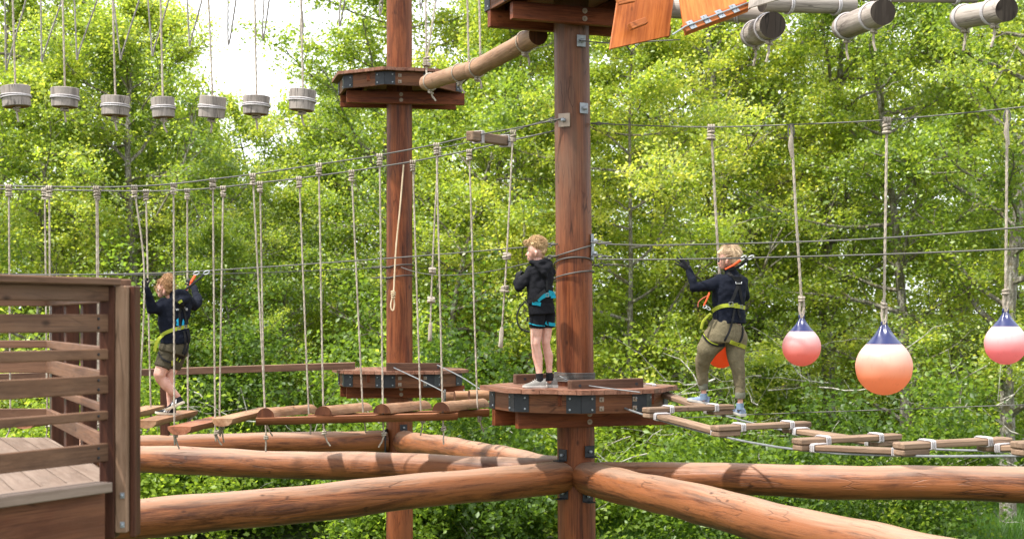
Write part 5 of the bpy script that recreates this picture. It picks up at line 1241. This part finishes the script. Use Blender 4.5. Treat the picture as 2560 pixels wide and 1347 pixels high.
    mb = MB(); mb.tube(catmull([p(470, 222, -.11), p(545, 196, -.14), p(615, 140, -.17)], .03), .013, 7); mk('black_line', mb, M['web'], ly)
    mb = MB(); carab(mb, p(580, 130, -.17), V(.8, 0, .55), .034, .014, .006); carab(mb, p(635, 128, -.17), V(.8, 0, .45), .034, .014, .006); mk('carabiner', mb, M['carab'], ly)
    mb = MB(); mb.tube(catmull([p(332, 385, -.16), p(318, 425, -.18), p(292, 480, -.18)], .03), .009, 6); mk('orange_line', mb, M['orange'], ly)
    mb = MB(); mb.tube(catmull([p(335, 400, -.14), p(285, 425, -.17), p(252, 455, -.17), p(250, 490, -.17)], .03), .005, 6); mk('cord', mb, M['rosy'], ly)
    mb = MB(); carab(mb, p(300, 488, -.18), V(.6, 0, .3), .02, .012, .004); carab(mb, p(325, 500, -.17), V(.6, 0, -.5), .022, .012, .004); mk('carabiner', mb, M['carab'], ly)
woman()

# ---------------------------------------------------------------- the boy
def boy():
    e = empty('person', V((1350-1280)/F*15, 14.95, zf1), 'boy with curly blond hair in black hoodie and black shorts standing on the front platform', 'person')
    Q = Pers(1260, 580, 3.208, 14.95, e); p, u = Q.p, Q.u; R_ = V(.86, .40, 0)
    ll = [(p(262, 640), 60*u), (p(261, 760), 52*u), (p(257, 840), 45*u), (p(253, 892, -.01), 39*u), (p(258, 930), 38*u), (p(268, 995, .02), 43*u), (p(278, 1075, .01), 31*u), (p(284, 1140), 25*u), (p(286, 1200), 27*u)]
    rl = [(p(345, 640, .08), 56*u), (p(345, 760, .08), 45*u), (p(339, 835, .08), 41*u), (p(334, 890, .07), 34*u), (p(342, 930, .08), 33*u), (p(358, 990, .10), 37*u), (p(362, 1070, .09), 27*u), (p(364, 1135, .08), 23*u), (p(366, 1190, .08), 25*u)]
    b = Blob(); headshape(b, Q, (262, 132), (.090, .082, .104), (222, 182), .046, (207, 218), (176, 184), (252, 172, -.08), ((262, 205, .01), (282, 255, .01)), .044)
    b.loft([(p(285, 262), .08, .05), (p(290, 330), .12, .075), (p(290, 450), .11, .07), (p(295, 600), .12, .08), (p(300, 650), .12, .08)], R_); b.chain(ll); b.chain(rl)
    b.chain([(p(215, 305, -.02), .036), (p(118, 450, -.06), .028), (p(108, 392, -.02), .020)]); b.chain([(p(380, 310, .06), .036), (p(300, 440, .30), .028), (p(130, 390, .12), .020)])
    remesh('body', b, M['skin'], e, .007, 3)
    b = Blob(); b.loft([(p(272, 240, .01), .052, .05), (p(282, 262, .01), .09, .06), (p(292, 290), .126, .08), (p(296, 330), .138, .09), (p(292, 400), .138, .094), (p(290, 470), .138, .096), (p(288, 530), .142, .1), (p(290, 572), .136, .096)], R_)
    b.chain([(p(222, 312, -.03), .056), (p(165, 385, -.06), .052), (p(118, 448, -.07), .044), (p(106, 395, -.02), .034)]); b.chain([(p(372, 320, .06), .056), (p(300, 440, .28), .044), (p(130, 390, .12), .033)])
    # hood lying on the shoulders
    b.chain([(p(225, 240, -.05), .028), (p(285, 250, -.09), .036), (p(345, 240, -.03), .036), (p(372, 250, .05), .03)]); b.chain([(p(270, 262, -.09), .034), (p(320, 320, -.11), .044), (p(358, 268, -.04), .042)]); b.cap(p(318, 300, -.10), p(330, 345, -.10), .05, .034)
    _, tj = remesh('hoodie', b, M['blackc'], e, .0075, 4, .011, 10)
    b = Blob(); b.loft([(p(290, 540), .125, .088), (p(298, 600), .136, .095), (p(302, 660), .138, .096)], R_)
    b.loft([(p(268, 640), .08, .08), (p(264, 700), .078, .078), (p(260, 772), .074, .076)], R_); b.loft([(p(350, 640, .08), .075, .075), (p(352, 700, .08), .07, .07), (p(352, 768, .08), .066, .068)], R_)
    _, ts = remesh('shorts', b, M['blackc'], e, .008, 3, .006, 9, (0, 0, 1)); Q.trees = [tj, ts]
    for a, b_, r in ((p(283, 1132), p(286, 1200), .040), (p(363, 1126, .08), p(366, 1190, .08), .037)):
        mb = MB(); mb.tube([a, b_], [r*.92, r*1.05], 18); mk('sock', mb, M['sockb'], e)
    shoe(e, V(*p(334, 1244, -.0).xy, zf1), V(*p(152, 1252, -.03).xy, zf1), .095, .098, M['shoegrey'], M['sole'])
    shoe(e, V(*p(412, 1240, .06).xy, zf1), V(*p(322, 1240, .24).xy, zf1), .095, .098, M['shoegrey'], M['sole'])
    b = Blob(); hand(b, p(108, 392, -.02), V(.12, .1, 1), V(-.7, -.7, 0), 1.0, .95, .05, 1, .6); b.cap(p(108, 400, -.02), p(108, 388, -.02), .028, .026)
    remesh('glove', b, M['glove'], e, .0045, 1)
    b = Blob(); hand(b, p(140, 385, .10), V(-.4, -.4, .8), V(-.7, .3, .3), .9, .95); remesh('glove', b, M['glove'], e, .0045, 1)
    hc = p(262, 112); b = Blob(); b.ball(p(262, 100), (.094, .092, .078), 12); b.ball(p(292, 138, .01), (.064, .082, .074), 10); b.cap(p(182, 96, -.01), p(225, 78, -.01), .022, .044); b.cap(p(310, 168, .01), p(306, 190, .01), .034, .024)
    remesh('hair', b, M['hair_b'], e, .006, 2, .010, 34)
    curls(e, M['hair_b'], p(266, 100), (.094, .094, .082), 520, lambda d: d.z > -.5 and not (d.x < -.2 and d.z < .25), 8, (.018, .042), .0034, 1.6)
    curls(e, M['hair_b'], p(196, 88), (.045, .055, .024), 70, lambda d: True, 9, (.015, .035), .0034, 1.6)
    face(Q, (176, 184), (190, 160, -.04), (186, 208, -.02), None, 0, V(-1, 0, 0), e)
    h = empty('harness', e.location, None, None); h.parent = e; h.location = (0, 0, 0)
    S = lambda pts, w_, m, nm='strap', **k: Q.strap(pts, w_, M[m], nm, parent=h, **k)
    S([(268, 548), (300, 520), (340, 502), (396, 492)], .042, 'teal', 'waist_belt'); S([(355, 488), (375, 480), (394, 500), (396, 530)], .05, 'teal', 'belt_pad'); S([(228, 566), (262, 572), (294, 580)], .036, 'teal', 'belt_end')
    S([(182, 560), (240, 552), (290, 500), (330, 470)], .035, 'web', 'strap'); Q.buckle(344, 505, .014, .018, parent=h)
    S([(330, 725), (362, 738), (404, 742)], .034, 'teal', 'leg_loop'); S([(205, 730), (260, 748), (325, 752)], .010, 'teal', 'leg_loop_edge'); S([(350, 715), (352, 765)], .02, 'web', 'strap'); S([(340, 390), (345, 470)], .022, 'web', 'strap')
    mb = MB(); mb.tube(catmull([p(172, 556, -.10), p(130, 600, -.12), p(104, 665, -.13), p(112, 735, -.13), p(145, 785, -.13), p(205, 800, -.10)], .03), .0085, 8); mk('lanyard_hose', mb, M['web'], e)
    mb = MB(); mb.box(p(190, 700, -.09), (.02, .03, .045), None, 2); mk('buckle', mb, M['web'], h)
boy()

# ---------------------------------------------------------------- the girl
def girl():
    e = empty('person', P(425, 1040, 15.3), 'girl with strawberry blonde bun in navy hoodie and olive shorts stepping along the log bridge', 'person')
    Q = Pers(330, 660, 3.3696, 15.4, e); p, u = Q.p, Q.u; R_ = V(.93, .30, 0)
    ll = [(p(310, 740), 70*u), (p(262, 850, -.04), 58*u), (p(232, 925, -.06), 50*u), (p(238, 960, -.05), 44*u), (p(288, 1020, -.02), 44*u), (p(340, 1070), 34*u), (p(388, 1116, .02), 24*u), (p(398, 1150, .02), 26*u)]
    rl = [(p(385, 750, .08), 66*u), (p(345, 860, .07), 52*u), (p(318, 930, .05), 44*u), (p(318, 990, .06), 40*u), (p(322, 1050, .07), 38*u), (p(318, 1120, .08), 27*u), (p(318, 1165, .08), 23*u), (p(322, 1215, .08), 25*u)]
    b = Blob(); headshape(b, Q, (280, 196), (.082, .080, .092), (262, 222), .048, (240, 262), (214, 244), (268, 240, -.082), ((300, 235, .01), (335, 290, .01)), .042)
    b.loft([(p(345, 290), .09, .06), (p(355, 380), .13, .08), (p(355, 520), .12, .07), (p(350, 700), .13, .09)], R_); b.chain(ll); b.chain(rl)
    b.chain([(p(268, 350, -.04), .034), (p(178, 375, -.16), .024), (p(124, 205, -.28), .018)]); b.chain([(p(480, 310, .08), .042), (p(548, 325, .24), .022), (p(520, 195, .45), .018)])
    remesh('body', b, M['skin'], e, .007, 3)
    b = Blob(); b.loft([(p(335, 262, .01), .055, .05), (p(360, 282, .01), .11, .07), (p(368, 315), .155, .09), (p(362, 360), .170, .105), (p(354, 430), .168, .11), (p(352, 500), .158, .108), (p(358, 560), .150, .105), (p(364, 610), .154, .112), (p(368, 655), .155, .115), (p(369, 672), .142, .104)], R_)
    b.chain([(p(268, 335, -.04), .068), (p(215, 375, -.10), .064), (p(172, 382, -.16), .056), (p(140, 290, -.22), .046), (p(124, 210, -.28), .034)])
    b.chain([(p(470, 310, .06), .066), (p(520, 345, .16), .06), (p(556, 325, .24), .052), (p(545, 260, .35), .044), (p(522, 200, .45), .034)])
    b.chain([(p(345, 262, -.03), .042), (p(395, 248, -.07), .048), (p(448, 256, -.03), .046), (p(475, 290, .03), .036)]); b.chain([(p(360, 270, -.06), .034), (p(410, 312, -.11), .042), (p(460, 285, -.04), .04)]); b.cap(p(405, 290, -.08), p(418, 320, -.09), .05, .035)
    _, tj = remesh('hoodie', b, M['navy'], e, .0075, 4, .012, 9)
    b = Blob(); b.loft([(p(366, 655), .142, .1), (p(358, 700), .152, .11), (p(345, 745), .155, .11)], R_)
    b.loft([(p(310, 735), .095, .09), (p(275, 810, -.03), .09, .088), (p(250, 872, -.05), .082, .085)], R_); b.loft([(p(392, 730, .07), .09, .088), (p(378, 800, .07), .08, .08), (p(352, 882, .07), .068, .07)], R_)
    _, ts = remesh('shorts', b, M['dolive'], e, .008, 3, .008, 8, (0, 0, 1)); Q.trees = [tj, ts]
    shoe(e, p(440, 1172, .0), p(288, 1238, .0), .088, .088, M['shoeblack'], M['solep'], stripes=True, up=V(.45, 0, 1))
    shoe(e, p(368, 1274, .07), p(196, 1262, .04), .088, .085, M['shoeblack'], M['solep'], stripes=True, up=V(.05, 0, 1))
    # gloves closed round the ropes
    b = Blob(); hand(b, p(122, 205, -.28), V(-.35, -.1, 1), V(-.5, -.85, 0), 1.0, .92, .05, 1, .9); b.cap(p(124, 215, -.28), p(120, 198, -.28), .028, .026); remesh('glove', b, M['glove'], e, .0045, 1)
    b = Blob(); hand(b, p(518, 190, .45), V(-.5, .0, 1), V(.6, -.8, 0), 1.0, .92, .05, -1, .9); b.cap(p(520, 200, .45), p(516, 182, .45), .028, .026); remesh('glove', b, M['glove'], e, .0045, 1)
    b = Blob(); b.ball(p(284, 196), (.082, .082, .080), 12); b.ball(p(306, 216, .0), (.058, .078, .066), 10); b.ball(p(305, 122, -.02), (.052, .050, .040), 10); b.ball(p(322, 132, -.03), (.038, .04, .034), 8); b.cap(p(232, 178, -.02), p(238, 205, -.04), .026, .018)
    remesh('hair', b, M['hair_g'], e, .006, 2, .008, 26)
    def fl(d): return (p(303, 124, -.02)-(p(284, 190)+d*.09)).normalized()
    curls(e, M['hair_g'], p(284, 196), (.082, .083, .081), 480, lambda d: d.z > -.75 and not (d.x < -.3 and d.z < .1), 4, (.045, .08), .0025, .18, 'hair_locks', fl)
    curls(e, M['hair_g'], p(306, 122, -.02), (.054, .052, .042), 190, lambda d: True, 5, (.03, .055), .0030, .7, 'bun')
    curls(e, M['hair_g'], p(222, 200), (.02, .05, .04), 22, lambda d: d.x < .2, 6, (.03, .055), .0018, 1.2, 'loose_strands', lambda d: V(-.3, 0, -.8))
    face(Q, (214, 244), (222, 222, -.045), (228, 262, -.02), None, 0, V(-1, 0, -.2), e)
    h = empty('harness', e.location, None, None); h.parent = e; h.location = (0, 0, 0)
    S = lambda pts, w_, m, nm='strap', **k: Q.strap(pts, w_, M[m], nm, parent=h, **k)
    S([(248, 605), (275, 582), (320, 562), (370, 545), (420, 535), (472, 522)], .036, 'yellow', 'waist_belt')
    S([(405, 535), (398, 450), (400, 400), (412, 330)], .022, 'web', 'shoulder_strap'); S([(455, 530), (448, 450), (440, 400), (425, 330)], .022, 'web', 'shoulder_strap'); S([(395, 325), (408, 312), (420, 308)], .026, 'yellow', 'chest_tab')
    S([(395, 345), (418, 372), (440, 376)], .02, 'web', 'strap'); S([(378, 300), (400, 345), (410, 400)], .02, 'web', 'shoulder_strap')
    S([(435, 560), (450, 640), (440, 720), (405, 790), (385, 815)], .020, 'web', 'leg_strap'); S([(462, 560), (478, 640), (462, 720), (420, 800)], .020, 'web', 'leg_strap')
    S([(225, 742), (245, 790), (290, 818), (345, 832)], .018, 'web', 'leg_loop'); S([(336, 812), (336, 850)], .03, 'yellow', 'leg_loop'); S([(375, 795), (405, 812)], .034, 'yellow', 'leg_loop')
    Q.buckle(396, 540, .014, .017, parent=h); Q.buckle(446, 530, .012, .016, parent=h)
    mb = MB(); pts = catmull([p(258, 600, -.12), p(228, 625, -.14), p(205, 665, -.14), p(190, 735, -.13)], .02); vs = []
    for q in pts: vs += [q+V(-.016, 0, .006), q+V(-.016, .006, .006), q+V(.016, .006, -.006), q+V(.016, 0, -.006)]
    k = len(pts); mb.add(vs, [(i*4+j, i*4+(j+1) % 4, (i+1)*4+(j+1) % 4, (i+1)*4+j) for i in range(k-1) for j in range(4)]+[(3, 2, 1, 0), tuple((k-1)*4+j for j in range(4))]); mk('loose_strap', mb, M['yellow'], h, smooth=False)
    mb = MB(); mb.tube([p(232, 520, -.13), p(236, 590, -.14)], .003, 5); mk('drawcord', mb, M['web'], h)
    # print on the back of the hoodie, pressed onto the cloth
    def printed(txt, x0, y0, size, m, nm='lettering'):
        cu = bpy.data.curves.new('t', 'FONT'); cu.body = txt; cu.size = size; o = bpy.data.objects.new('t', cu); C.objects.link(o)
        me = bpy.data.meshes.new_from_object(o.evaluated_get(bpy.context.evaluated_depsgraph_get())); bpy.data.objects.remove(o)
        mb = MB(); vs = []
        for v in me.vertices:
            h_, n_ = Q.hit(x0+v.co.x/u, y0-v.co.y/u, .006, [tj]); vs.append(h_)
        mb.add(vs, [tuple(f.vertices) for f in me.polygons]); return mk(nm, mb, M[m], e, smooth=False)
    printed('wi', 366, 392, .052, 'white'); printed('le', 440, 390, .052, 'white')
    for pts in ([(372, 515), (378, 490), (372, 470), (392, 452), (398, 480), (408, 505), (392, 518)], [(418, 512), (424, 480), (430, 462), (438, 480), (440, 508), (430, 518)]):
        mb = MB(); c = (sum(a for a, _ in pts)/len(pts), sum(b for _, b in pts)/len(pts)); vs = [Q.hit(*c, .005, [tj])[0]]+[Q.hit(a, b, .005, [tj])[0] for a, b in pts]; n = len(pts)
        mb.add(vs, [(0, 1+i, 1+(i+1) % n) for i in range(n)]); mk('print_shape', mb, M['blueprint'], e, smooth=False)
    ly = empty('lanyard', e.location, None, None); ly.parent = e; ly.location = (0, 0, 0)
    mb = MB(); mb.tube(catmull([p(448, 226, -.02), p(480, 195, .05), p(500, 150, .12)], .03), .008, 7); mb.tube([p(495, 158, .1), p(530, 100, .2)], .014, 8); mk('orange_line', mb, M['orange'], ly)
    mb = MB(); mb.tube(catmull([p(440, 222, -.02), p(515, 165, .08), p(600, 95, .2)], .03), .012, 7); mb.tube(catmull([p(466, 250, 0), p(462, 215, .02), p(520, 160, .1)], .03), .007, 6); mk('black_line', mb, M['web'], ly)
    mb = MB(); carab(mb, p(542, 78, .22), V(.9, 0, .25), .032, .016, .008); carab(mb, p(628, 72, .22), V(.9, 0, .35), .032, .016, .008); mk('carabiner', mb, M['galv'], ly)
girl()
